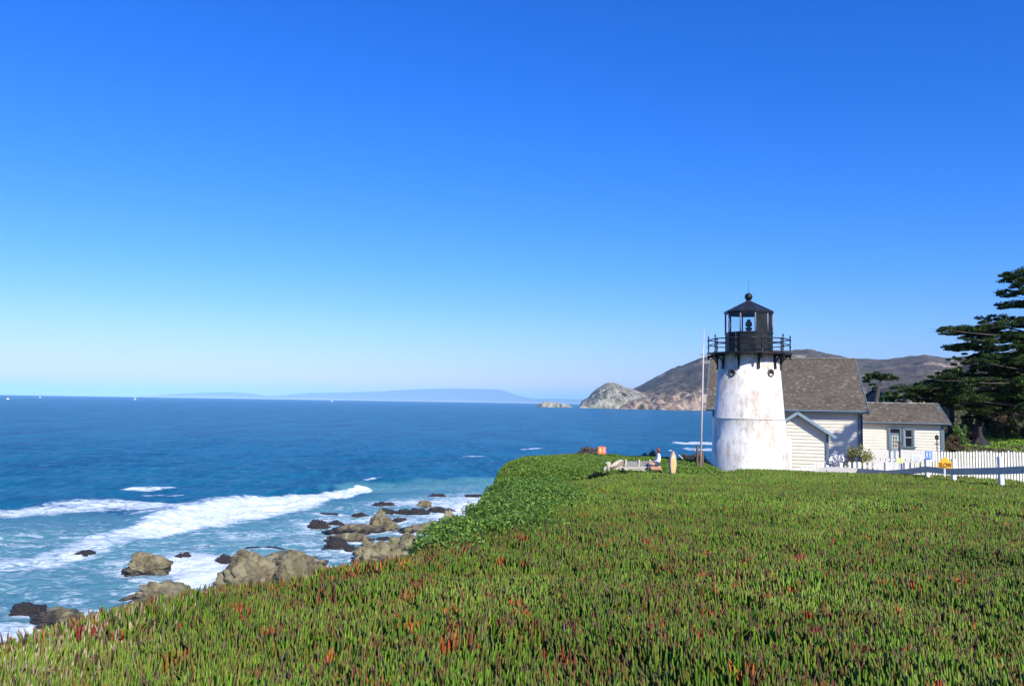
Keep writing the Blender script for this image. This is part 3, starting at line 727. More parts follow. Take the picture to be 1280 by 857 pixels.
def shoulder(x, y): return (sdist(x, y) > -1.5) & (x < np.interp(y, [9.0, 10, 12, 16, 20, 26], [-1.2, -.4, .5, 1.4, 2.0, 2.6])+2.4*(fbm(x*.8, y*.8, 3, 4)-.5)+rng.normal(0, .25, np.shape(x))) & (y > 9.1) & (y < 33)
Vb = matclump(230000, (-4, 4.5), (9, 26), shoulder, .032, lambda x, y: .10+.30*sstep(1.6, -.2, x-np.interp(y, [9, 12, 20], [-1.4, -.6, .6])),  [(0.09, 0.19, 0.02), (0.15, 0.27, 0.035), (0.20, 0.33, 0.05), (0.05, 0.11, 0.015)], 8)
tag(link('cliff_edge_scrub', np_mesh('cliff_edge_scrub', Vb[0], Vb[1], shrubm, cols=Vb[2])), 'leafy bright green scrub spilling over the cliff edge above the rocks', 'ground cover', kind='stuff')

# ================================================================= LIGHTHOUSE
def tower_material():
    m = bpy.data.materials.new('weathered_white_paint'); m.use_nodes = True
    n = m.node_tree.nodes; L = m.node_tree.links; p = n['Principled BSDF']; p.inputs['Roughness'].default_value = .55
    tc = n.new('ShaderNodeTexCoord')
    def ns(sc, st, det=7, r=.65):
        mp = n.new('ShaderNodeMapping'); mp.inputs['Scale'].default_value = st; L.new(tc.outputs['Object'], mp.inputs[0])
        t = n.new('ShaderNodeTexNoise'); t.inputs['Scale'].default_value = sc; t.inputs['Detail'].default_value = det; t.inputs['Roughness'].default_value = r
        L.new(mp.outputs[0], t.inputs['Vector']); return t.outputs[0]
    def rng_(v, a, b):
        q = n.new('ShaderNodeMapRange'); q.inputs['From Min'].default_value = a; q.inputs['From Max'].default_value = b; L.new(v, q.inputs[0]); return q.outputs[0]
    def mix(f, a, b):
        q = n.new('ShaderNodeMix'); q.data_type = 'RGBA'
        for i, v in ((0, f), (6, a), (7, b)):
            if isinstance(v, bpy.types.NodeSocket): L.new(v, q.inputs[i])
            else: q.inputs[i].default_value = v
        return q.outputs[2]
    def mul(a, b):
        q = n.new('ShaderNodeMath'); q.operation = 'MULTIPLY'
        L.new(a, q.inputs[0])
        if isinstance(b, bpy.types.NodeSocket): L.new(b, q.inputs[1])
        else: q.inputs[1].default_value = b
        return q.outputs[0]
    big = rng_(ns(.9, (1, 1, .6), 3), .42, .58); fine = rng_(ns(4, (1, 1, .35), 8, .7), .40, .58)
    c = mix(mul(big, fine), (0.80, 0.77, 0.70, 1), (0.50, 0.40, 0.28, 1))
    streak = rng_(ns(3.2, (1, 1, .07), 6, .6), .56, .70)
    c = mix(mul(streak, .7), c, (0.47, 0.37, 0.26, 1))
    c = mix(mul(rng_(ns(9, (1, 1, .5), 6, .7),   .56, .66), .7), c, (0.30, 0.27, 0.24, 1))
    L.new(c, p.inputs['Base Color'])
    b = n.new('ShaderNodeBump'); b.inputs['Strength'].default_value = .25; b.inputs['Distance'].default_value = .01
    L.new(ns(14, (1, 1, .5)), b.inputs['Height']); L.new(b.outputs[0], p.inputs['Normal'])
    return m
towerm = tower_material()
blackp = mat('black_iron_paint', (0.012, 0.013, 0.016), 0.38, (0.03, 0.03, 0.032), scale=5, bump=.15, bscale=30, spec=.25)
blackroof = mat('black_roof_metal', (0.016, 0.020, 0.028), 0.45, (0.03, 0.034, 0.042), scale=3, spec=.4)
darkwall = mat('dark_panel_metal', (0.010, 0.014, 0.017), 0.5, (0.020, 0.027, 0.031), scale=2, bump=.1, bscale=12, spec=.2)
glass = bpy.data.materials.new('window_glass'); glass.use_nodes = True
gn = glass.node_tree; gn.nodes.clear(); go_ = gn.nodes.new('ShaderNodeOutputMaterial'); gt = gn.nodes.new('ShaderNodeBsdfTransparent'); gt.inputs[0].default_value = (.90, .95, .96, 1)
gg = gn.nodes.new('ShaderNodeBsdfGlossy'); gg.inputs['Roughness'].default_value = .02; fr = gn.nodes.new('ShaderNodeFresnel'); fr.inputs[0].default_value = 1.5
gm = gn.nodes.new('ShaderNodeMixShader'); gn.links.new(fr.outputs[0], gm.inputs[0]); gn.links.new(gt.outputs[0], gm.inputs[1]); gn.links.new(gg.outputs[0], gm.inputs[2]); gn.links.new(gm.outputs[0], go_.inputs[0])
TD = 41.0; tp = at(936.8, 588, TD); TX = tp.x
def zt(py, px=937, d=TD): return at(px, py, d).z
Z0 = 11.25; VA = math.degrees(math.atan2(-TD, -TX))    # direction from the tower to the cliff top viewpoint
lh = thing('lighthouse', 'short white weathered lighthouse tower with black lantern room and gallery', 'lighthouse', (TX, TD, Z0))
zz = lambda py: zt(py)-Z0
zdeck = zz(443.5); zbot = zz(588)
rt = 36.2*TD/FOC; rb = 47.6*TD/FOC; 
def rad(z): return rb+(rt-rb)*(z-zbot)/(zz(448)-zbot)
m = MB(); n_ = 64
s1 = zz(548); s2 = zz(523); s3 = zz(463)
prof = [(rad(0), 0), (rad(s1)+.0, s1), (rad(s1)-.012, s1+.01), (rad(s2)+.03, s2-.035), (rad(s2)+.03, s2+.02), (rad(s2)-.005, s2+.035), (rad(s3)+.01, s3-.01), (rad(s3)-.035, s3+.02), (rad(zz(448)), zz(448)), (rad(zz(448)), zdeck)]
m.lathe(prof, n_); m.build('tower_wall', towerm, lh)
# a thin rolled band at the middle seam
m = MB(); m.lathe([(rad(s2)+.028, s2-.01), (rad(s2)+.05, s2-.01), (rad(s2)+.05, s2+.012), (rad(s2)+.02, s2+.012)], n_); m.build('seam_band', mat('seam_grey', (.42, .40, .38), .7, (.3, .27, .24), scale=6), lh)
for px in (917.4, 961.8):                       # portholes
    s = (px-936.8)*TD/FOC/rad(zz(467)); ang = math.asin(s)+R(VA)
    dx, dy = math.cos(ang), math.sin(ang); r0 = rad(zz(467)); c = Vector((dx*r0, dy*r0, zz(467)))
    rot = Vector((dx, dy, 0)).to_track_quat('Z', 'Y').to_matrix().to_4x4()
    m = MB(); pr = [(.20, -.12), (.20, .05), (.13, .05), (.13, -.05)]; m.lathe(pr, 20)
    o = m.build('porthole', mat('porthole_rim', (.05, .045, .04), .6, (.12, .10, .09), scale=9) if px < 930 else bpy.data.materials['porthole_rim'], lh); o.matrix_local = Matrix.Translation(c) @ rot
    m = MB(); m.lathe([(.001, .01), (.135, .01)], 20); m.build('pane', mat('porthole_glass', (.02, .022, .025), .15), o)
# gallery deck
rg = 51.5*TD/FOC
m = MB(); m.lathe([(rt-.05, zdeck-.02), (rg-.12, zdeck-.03), (rg, zdeck-.01), (rg, zdeck+.07), (1.0, zdeck+.08)], 40, smooth=False); m.build('gallery_deck', blackp, lh)
# brackets
for k in range(10):
    a = R(18+36*k+VA)
    dx, dy = math.cos(a), math.sin(a); m = MB(); z1 = zz(462)
    r0 = rad(z1)
    m.beam((dx*(r0+.04), dy*(r0+.04), z1), (dx*(rt+.05), dy*(rt+.05), zdeck-.05), .09, .08, up=(dx, dy, 0))
    m.beam((dx*(rt+.02), dy*(rt+.02), zdeck-.07), (dx*(rg-.06), dy*(rg-.06), zdeck-.07), .09, .08)
    pts = []
    for j in range(7):
        t = j/6*math.pi/2; pts.append((dx*(rt+.08+(rg-.22-rt)*(1-math.cos(t))), dy*(rt+.08+(rg-.22-rt)*(1-math.cos(t))), z1+.12+(zdeck-.1-z1-.12)*math.sin(t)))
    m.tube(pts, [.035]*7, 6); m.build('bracket', blackp, lh)
# railing
zr1, zr2, zpost = zz(425.0), zz(431.5), zz(424.5)
def arc_ring(r, z, rr, nseg=10, a0=18):
    m = MB()
    for k in range(nseg):
        a = R(a0+360/nseg*k+VA); b = R(a0+360/nseg*(k+1)+VA)
        m.bar((math.cos(a)*r, math.sin(a)*r, z), (math.cos(b)*r, math.sin(b)*r, z), rr, n=6)
    return m
rp = rg-.10
arc_ring(rp, zr1, .028).build('rail', blackp, lh); arc_ring(rp, zr2, .024).build('rail', blackp, lh)
postm = MB(); h = zpost-zdeck
postm.lathe([(.03, -.32), (.05, -.26), (.06, 0), (.06, .06), (.035, .1), (.032, h*.35), (.06, h*.42), (.035, h*.5), (.032, h*.8), (.055, h*.84), (.065, h*.9), (.03, h*.95), (.02, h*1.0), (.048, h*1.06), (.045, h*1.1), (.012, h*1.17), (.001, h*1.3)], 10)
po = postm.build('railing_post', blackp, lh)
for k in range(10):
    a = R(18+36*k+VA); o = po if k == 0 else po.copy()
    if k: C.objects.link(o); o.parent = lh
    o.location = (math.cos(a)*rp, math.sin(a)*rp, zdeck+.06)
# lantern room
rl = 28.8*TD/FOC; zl1 = zz(417.2); zl2 = zz(391.5)
def pv(i, r, z): a = R(16+36*i+VA); return Vector((math.cos(a)*r, math.sin(a)*r, z))
m = MB(); m.lathe([(rl, zdeck+.05), (rl, zl1), (rl-.06, zl1), (rl-.06, zdeck+.1)], 10, a0=R(16+VA), smooth=False); m.build('lantern_base', darkwall, lh)
m = MB(); m.lathe([(rl-.07, zl1-.02), (rl+.03, zl1-.02), (rl+.03, zl1+.05), (rl-.07, zl1+.05)], 10, a0=R(16+VA), smooth=False)
m.lathe([(rl-.07, zl2-.08), (rl+.02, zl2-.08), (rl+.02, zl2), (rl-.07, zl2)], 10, a0=R(16+VA), smooth=False); m.build('sill_ring', blackp, lh)
SOLID = (0, 1, 2)
mullm = mat('worn_mullion_paint', (.30, .31, .33), .5, (.10, .10, .11), scale=6)
for i in range(10):
    m = MB(); m.bar(pv(i, rl-.02, zl1), pv(i, rl-.02, zl2), .038, n=6); m.build('mullion', mullm, lh)
    a, b = pv(i, rl-.03, 0), pv(i+1, rl-.03, 0); m = MB()
    a2 = a+(b-a)*.04; b2 = b-(b-a)*.04
    if i in SOLID:
        inn = (a+b)/2; inn = -inn.normalized()*.04
        for q in (0, 1):
            o3 = inn*q; m.face([(a2.x+o3.x, a2.y+o3.y, zl1+.05), (b2.x+o3.x, b2.y+o3.y, zl1+.05), (b2.x+o3.x, b2.y+o3.y, zl2-.08), (a2.x+o3.x, a2.y+o3.y, zl2-.08)])
        m.build('blind_panel', darkwall, lh)
    else:
        m.face([(a2.x, a2.y, zl1+.05), (b2.x, b2.y, zl1+.05), (b2.x, b2.y, zl2-.08), (a2.x, a2.y, zl2-.08)])
        m.build('lantern_pane', glass, lh)
m = MB(); ro = 30.2*TD/FOC; za = zz(376.6)
m.lathe([(rl-.1, zl2+.0), (ro, zl2-.01), (ro+.01, zl2+.05), (ro-.03, zl2+.07), (.16, za-.03), (.14, za+.04), (.001, za+.05)], 10, a0=R(16+VA), smooth=False)
o = m.build('lantern_roof', blackroof, lh)
for i in range(10):
    m = MB(); m.bar(pv(i, ro-.03, zl2+.08), pv(i, .16, za-.02), .018, n=5); m.build('roof_rib', blackroof, o)
m = MB(); rbal = 4.9*TD/FOC; zb = zz(371)
m.lathe([(.12, za+.0), (.08, za+.05)]+[(rbal*math.cos(t), zb+rbal*math.sin(t)) for t in np.linspace(-1.3, 1.5, 12)]+[(.02, zb+rbal+.02), (.001, zb+rbal+.05)], 20); m.build('vent_ball', blackp, lh)
m = MB(); m.bar((0, 0, zb+rbal), (0, 0, zz(350)), .008, .005, n=6); m.build('lightning_rod', blackp, lh)
m = MB(); z1 = zdeck+.6
m.lathe([(.10, z1), (.10, zz(413)), (.17, zz(412)), (.17, zz(409.5)), (.09, zz(409)), (.09, zz(408)), (.17, zz(407.6)), (.17, zz(403)), (.10, zz(402)), (.10, zz(399.5)), (.001, zz(399))], 16); m.build('beacon_lamp', mat('beacon_dark', (.03, .035, .05), .25), lh)
m = MB(); m.lathe([(.001, zdeck+.09), (rl-.07, zdeck+.09)], 10, a0=R(16+VA)); m.build('lantern_floor', darkwall, lh)
# small buttress block with rust stain at the foot, right side
m = MB(); bx = at(984, 560, TD-.2).x-TX
m.box((bx-.32, .2, (zz(547))/2), (1.1, .9, zz(547)), bev=.05); m.build('entry_block', mat('stained_plaster', (.78, .76, .70), .7, (.62, .46, .26), scale=1.6, lo=.5, hi=.7, stretch=(1.6, 1.6, .5)), lh)

# flagpole
FP = 39.6; a = at(875.3, 590, FP); b = at(880.2, 411, FP)
woodg = mat('bare_grey_wood', (.42, .37, .30), .8, (.28, .24, .19), scale=3, stretch=(3, 3, .4), bump=.3, bscale=20)
browns = mat('brown_post_wood', (.20, .11, .06), .8, (.12, .07, .04), scale=5)
fpb = thing('flagpole', 'tall thin bare pole with short yard left of the lighthouse', 'flagpole', (a.x, FP, 11.5))
q = Vector((0, 0, 0)); e = Vector((b.x-a.x, 0, b.z-11.5))
m = MB(); m.tube([q, e*.5, e], [.055, .042, .02], 10); m.build('pole', mat('pole_white', (.62, .58, .54), .6, (.45, .38, .33), scale=2, stretch=(2, 2, .6)), fpb)
t_ = (at(880, 443, FP).z-11.5)/e.z; c = e*t_
m = MB(); m.bar(c+Vector((-.16, 0, 0)), c+Vector((.35, 0, -.02)), .022, n=6); m.build('yard', woodg, fpb)
m = MB()
for dx in (-.14, .12): m.box((dx, .02, .75 if dx < 0 else .62), (.09, .14, 1.5 if dx < 0 else 1.25), bev=.01)
m.build('base_posts', browns, fpb)

# ================================================================= BUILDINGS
def shingle():
    m = mat('weathered_shingle', (.105, .082, .055), .95, (.145, .118, .08), scale=1.1, bump=.5, bscale=7, col3=(.25, .235, .20), scale3=5)
    n = m.node_tree.nodes; L = m.node_tree.links; p = n['Principled BSDF']; old = p.inputs['Base Color'].links[0].from_socket
    br = n.new('ShaderNodeTexBrick'); br.inputs['Scale'].default_value = 1; br.inputs['Brick Width'].default_value = .16; br.inputs['Row Height'].default_value = .13
    br.inputs['Mortar Size'].default_value = .008; br.inputs['Color1'].default_value = (.75, .75, .75, 1); br.inputs['Color2'].default_value = (1.15, 1.12, 1.05, 1); br.inputs['Mortar'].default_value = (.45, .45, .45, 1)
    u = n.new('ShaderNodeUVMap'); L.new(u.outputs[0], br.inputs['Vector'])
    mm = n.new('ShaderNodeMix'); mm.data_type = 'RGBA'; mm.blend_type = 'MULTIPLY'; mm.inputs[0].default_value = 1; L.new(old, mm.inputs[6]); L.new(br.outputs[0], mm.inputs[7]); L.new(mm.outputs[2], p.inputs['Base Color'])
    return m
shing = shingle()
siding = mat('cream_siding_paint', (.78, .72, .58), .7, (.72, .66, .53), scale=3, bump=.1, bscale=20)
trim = mat('slate_blue_trim', (.15, .20, .235), .6, (.12, .165, .20), scale=4)
darkglass = mat('dark_window_glass', (.015, .018, .022), .08, spec=.6)
cream = mat('cream_muntin', (.70, .66, .55), .6)
def clap(m, x0, x1, z0, ztop, y, step=.19, lap=.035, n=(0, -1)):
    """clapboards on a wall facing -y (local); ztop may be a function x->z for gables given as list of (x,z)"""
    poly = ztop if not isinstance(ztop, (int, float)) else [(x0, ztop), (x1, ztop)]
    px = [p[0] for p in poly]; pz = [p[1] for p in poly]; top = max(pz); z = z0
    def xr(zq):
        if zq <= min(pz[0], pz[-1]): return x0, x1
        xs = []
        for (xa, za_), (xb, zb_) in zip(poly, poly[1:]):
            if (za_-zq)*(zb_-zq) <= 0 and za_ != zb_: xs.append(xa+(xb-xa)*(zq-za_)/(zb_-za_))
        return (min(xs), max(xs)) if xs else (px[0], px[0])
    while z < top-1e-3:
        z2 = min(z+step, top-1e-4); a0, a1 = xr(z); b0, b1 = xr(z2)
        if b1-b0 < 1e-3: b0 = b1 = (b0+b1)/2; 
        if b1-b0 < 1e-3: m.face([(a0, y-lap, z), (a1, y-lap, z), (b0, y, z2)])
        else: m.face([(a0, y-lap, z), (a1, y-lap, z), (b1, y, z2), (b0, y, z2)])
        m.face([(a0, y, z), (a1, y, z), (a1, y-lap, z), (a0, y-lap, z)])
        z = z2
def uv_roof(o, ux, vx):
    me = o.data; uv = me.uv_layers.new(name='UVMap')
    for l in me.loops:
        c = me.vertices[l.vertex_index].co; uv.data[l.index].uv = (c.dot(ux), c.dot(vx))
YAW = R(-16)
def gable_house(name, label, cat, loc, Lx, Dy, eave, ridge, oe=.4, orr=.4, gable_front=False, th=.12, ztop=None):
    """local x along front wall (0..Lx) leftwards negative: wall spans x -Lx..0, y 0..Dy; front faces -y"""
    t = thing(name, label, cat, loc, YAW)
    m = MB()
    if not gable_front:
        clap(m, -Lx, 0, 0, eave, 0)
        m.face([(-Lx, 0, 0), (-Lx, Dy, 0), (-Lx, Dy, eave), (-Lx, Dy/2, ridge-.1), (-Lx, 0, eave)])
        m.face([(0, 0, 0), (0, Dy, 0), (0, Dy, eave), (0, Dy/2, ridge-.1), (0, 0, eave)])
        m.face([(-Lx, Dy, 0), (0, Dy, 0), (0, Dy, eave), (-Lx, Dy, eave)])
    else:
        clap(m, -Lx, 0, 0, [(-Lx, eave), (-Lx/2, ridge-.06), (0, eave)], 0)
        m.face([(-Lx, 0, 0), (-Lx, Dy, 0), (-Lx, Dy, eave), (-Lx, 0, eave)]); m.face([(0, 0, 0), (0, Dy, 0), (0, Dy, eave), (0, 0, eave)])
    m.build('wall', siding, t)
    return t
def slab(m, a, b, c, d, th):
    """a,b eave ends; c,d ridge ends; thick roof slab"""
    a, b, c, d = map(Vector, (a, b, c, d)); nrm = (b-a).cross(c-b).normalized()
    if nrm.z < 0: nrm = -nrm
    lo = [v-nrm*th for v in (a, b, c, d)]; up = [a, b, c, d]
    m.face(up); m.face(lo[::-1])
    for i in range(4): m.face([up[i], up[(i+1) % 4], lo[(i+1) % 4], lo[i]])
# ---- main house
D1 = 47.5; cx = at(1074.5, 540, D1).x; G = 11.3
eave1 = at(1084, 513.5, 47.0).z-G; ridge1 = at(1067, 448.5, 52.3).z-G
Lx, Dy = 8.35, 10.2
house = gable_house('house', 'cream clapboard house with steep mossy shingle roof right behind the lighthouse', 'house', (cx, D1, G), Lx, Dy, eave1-.05, ridge1)
sl_ = (ridge1-eave1)/(Dy/2+.42)
m = MB(); slab(m, (-Lx-.42, -.42, eave1), (.45, -.42, eave1), (.45, Dy/2, ridge1), (-Lx-.42, Dy/2, ridge1), .13); 
slab(m, (.45, Dy+.42, eave1), (-Lx-.42, Dy+.42, eave1), (-Lx-.42, Dy/2+.002, ridge1), (.45, Dy/2+.002, ridge1), .13)
ro_ = m.build('roof', shing, house); uv_roof(ro_, Vector((1, 0, 0)), Vector((0, .82, .57)))
m = MB(); m.box((-Lx/2, Dy/2, ridge1+.03), (Lx+.9, .22, .06)); m.build('ridge_cap', mat('lichen_ridge', (.36, .34, .29), .9, (.2, .18, .14), scale=4), ro_)
m = MB(); m.box((-Lx/2+.015, -.44, eave1-.08), (Lx+.9, .05, .17)); m.box((-Lx/2+.015, -.50, eave1-.03), (Lx+.9, .09, .09)); m.build('eave_gutter', trim, house)
m = MB(); m.face([(-Lx-.4, -.41, eave1-.17), (.43, -.41, eave1-.17), (.43, -.02, eave1-.12), (-Lx-.4, -.02, eave1-.12)]); m.build('soffit', mat('soffit_brown', (.20, .15, .12), .8), house)
for xx in (0, -Lx): m = MB(); m.box((xx, -.03, (eave1-.1)/2), (.16, .14, eave1-.1)); m.build('corner_board', trim, house)
for sx in (-Lx-.44, .47):
    m = MB(); m.beam((sx, -.46, eave1-.10), (sx, Dy/2, ridge1-.10), .05, .20); m.beam((sx, Dy+.42, eave1-.10), (sx, Dy/2, ridge1-.10), .05, .20); m.build('barge_board', trim, house)
m = MB(); m.bar((.12, -.1, 0), (.12, -.1, eave1-.3), .045); m.bar((.12, -.1, eave1-.3), (.12, -.46, eave1-.1), .045); m.build('downpipe', mat('dark_pipe', (.05, .055, .065), .5), house)
# ---- cottage
Dc = 52.35; er = at(1186, 529, 52.0); eave2 = er.z-G; ridge2 = at(1172, 504.5, 55.0).z-G
cxr = at(1178, 545, Dc).x; L2, D2y = 6.6, 6.0
cot = gable_house('cottage', 'low cream cottage with brown shingle roof, blue door frame and window beside the cypress', 'cottage', (cxr, Dc, G), L2, D2y, eave2-.03, ridge2)
m = MB(); slab(m, (-L2, -.36, eave2), (.42, -.36, eave2), (.42, D2y/2, ridge2), (-L2, D2y/2, ridge2), .1); slab(m, (.42, D2y+.36, eave2), (-L2, D2y+.36, eave2), (-L2, D2y/2+.002, ridge2), (.42, D2y/2+.002, ridge2), .1)
ro_ = m.build('roof', shing, cot); uv_roof(ro_, Vector((1, 0, 0)), Vector((0, .92, .4)))
m = MB(); m.box((-L2/2+.2, D2y/2, ridge2+.025), (L2+.4, .16, .05)); m.build('ridge_cap', mat('pale_ridge', (.5, .48, .44), .9, (.25, .22, .18), scale=3, lo=.45, hi=.55), ro_)
m = MB(); m.box((-L2/2+.2, -.38, eave2-.06), (L2+.42, .04, .12)); m.box((-L2/2+.2, -.43, eave2-.03), (L2+.42, .07, .07)); m.build('eave_gutter', trim, cot)
m = MB(); m.face([(-L2, -.35, eave2-.12), (.4, -.35, eave2-.12), (.4, -.02, eave2-.08), (-L2, -.02, eave2-.08)]); m.build('soffit', bpy.data.materials['soffit_brown'], cot)
m = MB(); m.box((.0, -.02, (eave2-.1)/2), (.2, .12, eave2-.1)); m.build('corner_board', trim, cot)
m = MB(); m.beam((.44, -.4, eave2-.07), (.44, D2y/2, ridge2-.07), .04, .14); m.beam((.44, D2y+.36, eave2-.07), (.44, D2y/2, ridge2-.07), .04, .14); m.build('barge_board', trim, cot)
def lx(px): # local x on the cottage front
    best = None
    r = ray(px, 545); 
    # solve (cxr + s*cos, Dc + s*sin) on ray
    cs, sn = math.cos(YAW), math.sin(YAW); k = r.x/r.y
    s = (k*Dc-cxr)/(cs-k*sn); return s
def zc(py, px):
    s = lx(px); d = Dc+s*math.sin(YAW); return at(px, py, d).z-G
dl, dr = lx(1111.5), lx(1125.5); dt, db = zc(535.5, 1118), zc(568, 1118)
door = None
m = MB(); 
for xx in (dl, dr): m.box((xx, -.05, dt/2), (.11, .10, dt))
m.box(((dl+dr)/2, -.05, dt+.04), (dr-dl+.3, .11, .1)); fr_ = m.build('door_frame', trim, cot)
m = MB(); m.box(((dl+dr)/2, -.035, dt-.33), (dr-dl-.11, .03, .10)); m.build('transom_bar', trim, fr_)
m = MB(); m.box(((dl+dr)/2, -.025, dt-.14), (dr-dl-.11, .02, .26)); m.build('transom_pane', darkglass, fr_)
dw = dr-dl-.12; dcx = (dl+dr)/2; dh = dt-.40
m = MB(); m.box((dcx, -.03, dh*.28), (dw, .03, dh*.56)); m.box((dcx, -.03, dh-.05), (dw, .03, .1))
for sgn in (-1, 1): m.box((dcx+sgn*(dw/2-.06), -.0305, dh*.77), (.12, .03, dh*.44))
dor = m.build('door', mat('blue_grey_door', (.22, .30, .33), .5), cot)
m = MB(); m.box((dcx, -.02, dh*.76), (dw-.22, .015, dh*.40)); m.build('door_pane', darkglass, dor)
m = MB(); 
for k in range(4): m.box((dcx-(dw-.26)/2+k*(dw-.26)/3, -.045, dh*.76), (.035, .02, dh*.40))
for k in range(4): m.box((dcx, -.047, dh*.56+k*dh*.40/3), (dw-.24, .02, .035))
m.build('muntins', cream, dor)
m = MB(); m.lathe([(.001, 0), (.03, .01), (.035, .03), (.02, .05), (.001, .055)], 10); o = m.build('door_knob', mat('brass_knob', (.5, .4, .2), .3, metal=1), dor); o.location = (dcx-dw/2+.06, -.05, dh*.5); o.rotation_euler = (R(90), 0, 0)
wl, wr = lx(1129), lx(1141.3); wt, wb = zc(536, 1135), zc(558.5, 1135); wcx = (wl+wr)/2; wh = wt-wb
m = MB()
for xx in (wl, wr): m.box((xx, -.05, (wt+wb)/2), (.12, .10, wh+.1))
m.box((wcx, -.05, wt+.0), (wr-wl+.3, .11, .11)); m.box((wcx, -.06, wb), (wr-wl+.34, .13, .09)); wf = m.build('window_frame', trim, cot)
m = MB(); m.box((wcx, -.02, (wt+wb)/2), (wr-wl-.12, .02, wh-.1)); m.build('window_pane', darkglass, wf)
m = MB(); m.box((wcx, -.04, (wt+wb)/2+.04), (wr-wl-.12, .03, .05))
for sgn in (-1, 1): m.box((wcx+sgn*(wr-wl-.17)/2, -.04, (wt+wb)/2), (.05, .03, wh-.1))
m.box((wcx, -.038, wt-.08), (wr-wl-.12, .03, .05)); m.build('sash', mat('pale_sash', (.45, .50, .52), .5), wf)
for o in (fr_, dor, wf): o.location.y = -.035
# ---- shed
Ds = 44.0; ap = at(999, 514.5, Ds-.3); shz = ap.z-G; tipz = at(1043, 545.5, Ds-.8).z-G
hwS = 1.52; ov = .42; 
shx = ap.x+hwS*math.cos(YAW); shy = Ds+hwS*math.sin(YAW)
slope = (shz-tipz)/(hwS+ov)
shed = gable_house('shed', 'small cream gabled shed between the lighthouse and the house', 'shed', (shx, shy, G), hwS*2, 3.2, shz-slope*hwS-.05, shz-.02, gable_front=True)
m = MB(); yb = 3.1
slab(m, (ov, -.36, shz-slope*(hwS+ov)), (ov, yb, shz-slope*(hwS+ov)), (-hwS, yb, shz), (-hwS, -.36, shz), .09)
slab(m, (-2*hwS-ov, yb, shz-slope*(hwS+ov)), (-2*hwS-ov, -.36, shz-slope*(hwS+ov)), (-hwS-.002, -.36, shz), (-hwS-.002, yb, shz), .09)
ro_ = m.build('roof', shing, shed); uv_roof(ro_, Vector((0, 1, 0)), Vector((.8, 0, .6)))
m = MB(); m.beam((ov, -.38, shz-slope*(hwS+ov)-.06), (-hwS, -.38, shz-.06), .04, .15); m.beam((-2*hwS-ov, -.38, shz-slope*(hwS+ov)-.06), (-hwS, -.38, shz-.06), .04, .15); m.build('barge_board', mat('light_blue_trim', (.24, .33, .38), .5), shed)
ez = shz-slope*hwS-.15
for xx in (0, -2*hwS): m = MB(); m.box((xx, -.03, ez/2), (.14, .14, ez)); m.build('corner_board', trim, shed)

# ================================================================= FENCES AND SIGNS
post_w = mat('white_fence_paint', (.80, .79, .76), .6, (.66, .64, .60), scale=3, bump=.15, bscale=20)
rail_b = mat('faded_grey_rail', (.58, .55, .48), .7, (.48, .45, .40), scale=3, stretch=(.5, 3, 3))
XF = []
for px, top, rl_ in [(1316, 562, 585), (1251, 570.5, 588), (1192, 573.5, 589), (1159, 573, 586), (1132, 578, 589.5), (1108, 577.5, 591), (1074, 577, 588), (1051, 578, 586.5), (1034, 581, 586), (1012, 588, 593)]:
    X0 = 17.0; d = X0/ray(px, 585).x*ray(px, 585).y
    if px < 1105: d = 38.2; X0 = at(px, 585, d).x
    XF.append((X0, d, at(px, top, d).z, at(px, rl_, d).z))
lf = thing('post_and_rail_fence', 'low fence of square white posts joined by single blue grey boards along the ice plant', 'fence', (17, 27, 11.5))
base = Vector((17, 27, 11.5))
for i, (x, d, zt_, zr_) in enumerate(XF):
    g = float(ground(x, d)); m = MB(); h = zt_-g+.25
    m.box((x-base.x, d-base.y, g-.25+h/2-base.z), (.15, .15, h), Matrix.Rotation(R(random.uniform(-2, 2)), 3, 'Y'), bev=.012)
    m.build('fence_post', post_w, lf)
    if i+1 < len(XF):
        x2, d2, z2, zr2_ = XF[i+1]; za_, zb_ = zr_, zr2_
        m = MB(); m.beam((x-.09-base.x, d-.08-base.y, za_-base.z), (x2-.09-base.x, d2-.08-base.y, zb_-base.z), .035, .24); m.build('fence_board', rail_b, lf)
# picket fences
pick_w = mat('picket_white', (.86, .82, .74), .7, (.76, .70, .62), scale=2.2, bump=.1)
def picket(m, x, y, z, w, h, th=.022, dx=1, dy=0):
    a = Vector((dx, dy, 0))*w/2; n = Vector((-dy, dx, 0))*th/2; p = Vector((x, y, z)); up = Vector((0, 0, 1))
    prof = [-a, a, a+up*(h-w*.5), up*h, -a+up*(h-w*.5)]
    f = [p+q+n for q in prof]; b = [p+q-n for q in prof]; m.face(f); m.face(b[::-1])
    for i in range(5): m.face([f[i], f[(i+1) % 5], b[(i+1) % 5], b[i]])
def picket_fence(label, A, B, pitch, w, topA, topB, base_z, rails, gate=None):
    A = Vector(A); B = Vector(B); d = (B-A); L_ = d.length; d.normalize()
    t = thing('picket_fence', label, 'fence', (A.x, A.y, base_z)); n = int(L_/pitch)
    ptype = None
    for k in range(n):
        p = A+d*(k*pitch); h = topA+(topB-topA)*k/n-base_z+random.uniform(-.03, .03)
        m = MB(); picket(m, 0, 0, 0, w*random.uniform(.92, 1.05), h, dx=d.x, dy=d.y)
        m.build('picket', pick_w, t, (p.x-A.x, p.y-A.y, random.uniform(-.015, .015)))
    nr = Vector((-d.y, d.x, 0))*.035
    for z in rails:
        m = MB(); m.beam((nr.x, nr.y, z), (B.x-A.x+nr.x, B.y-A.y+nr.y, z), .04, .09); m.build('fence_rail', pick_w, t)
    return t
pA = at(1283, 563, 34.5); pB = at(1163, 563.5, 35.2)
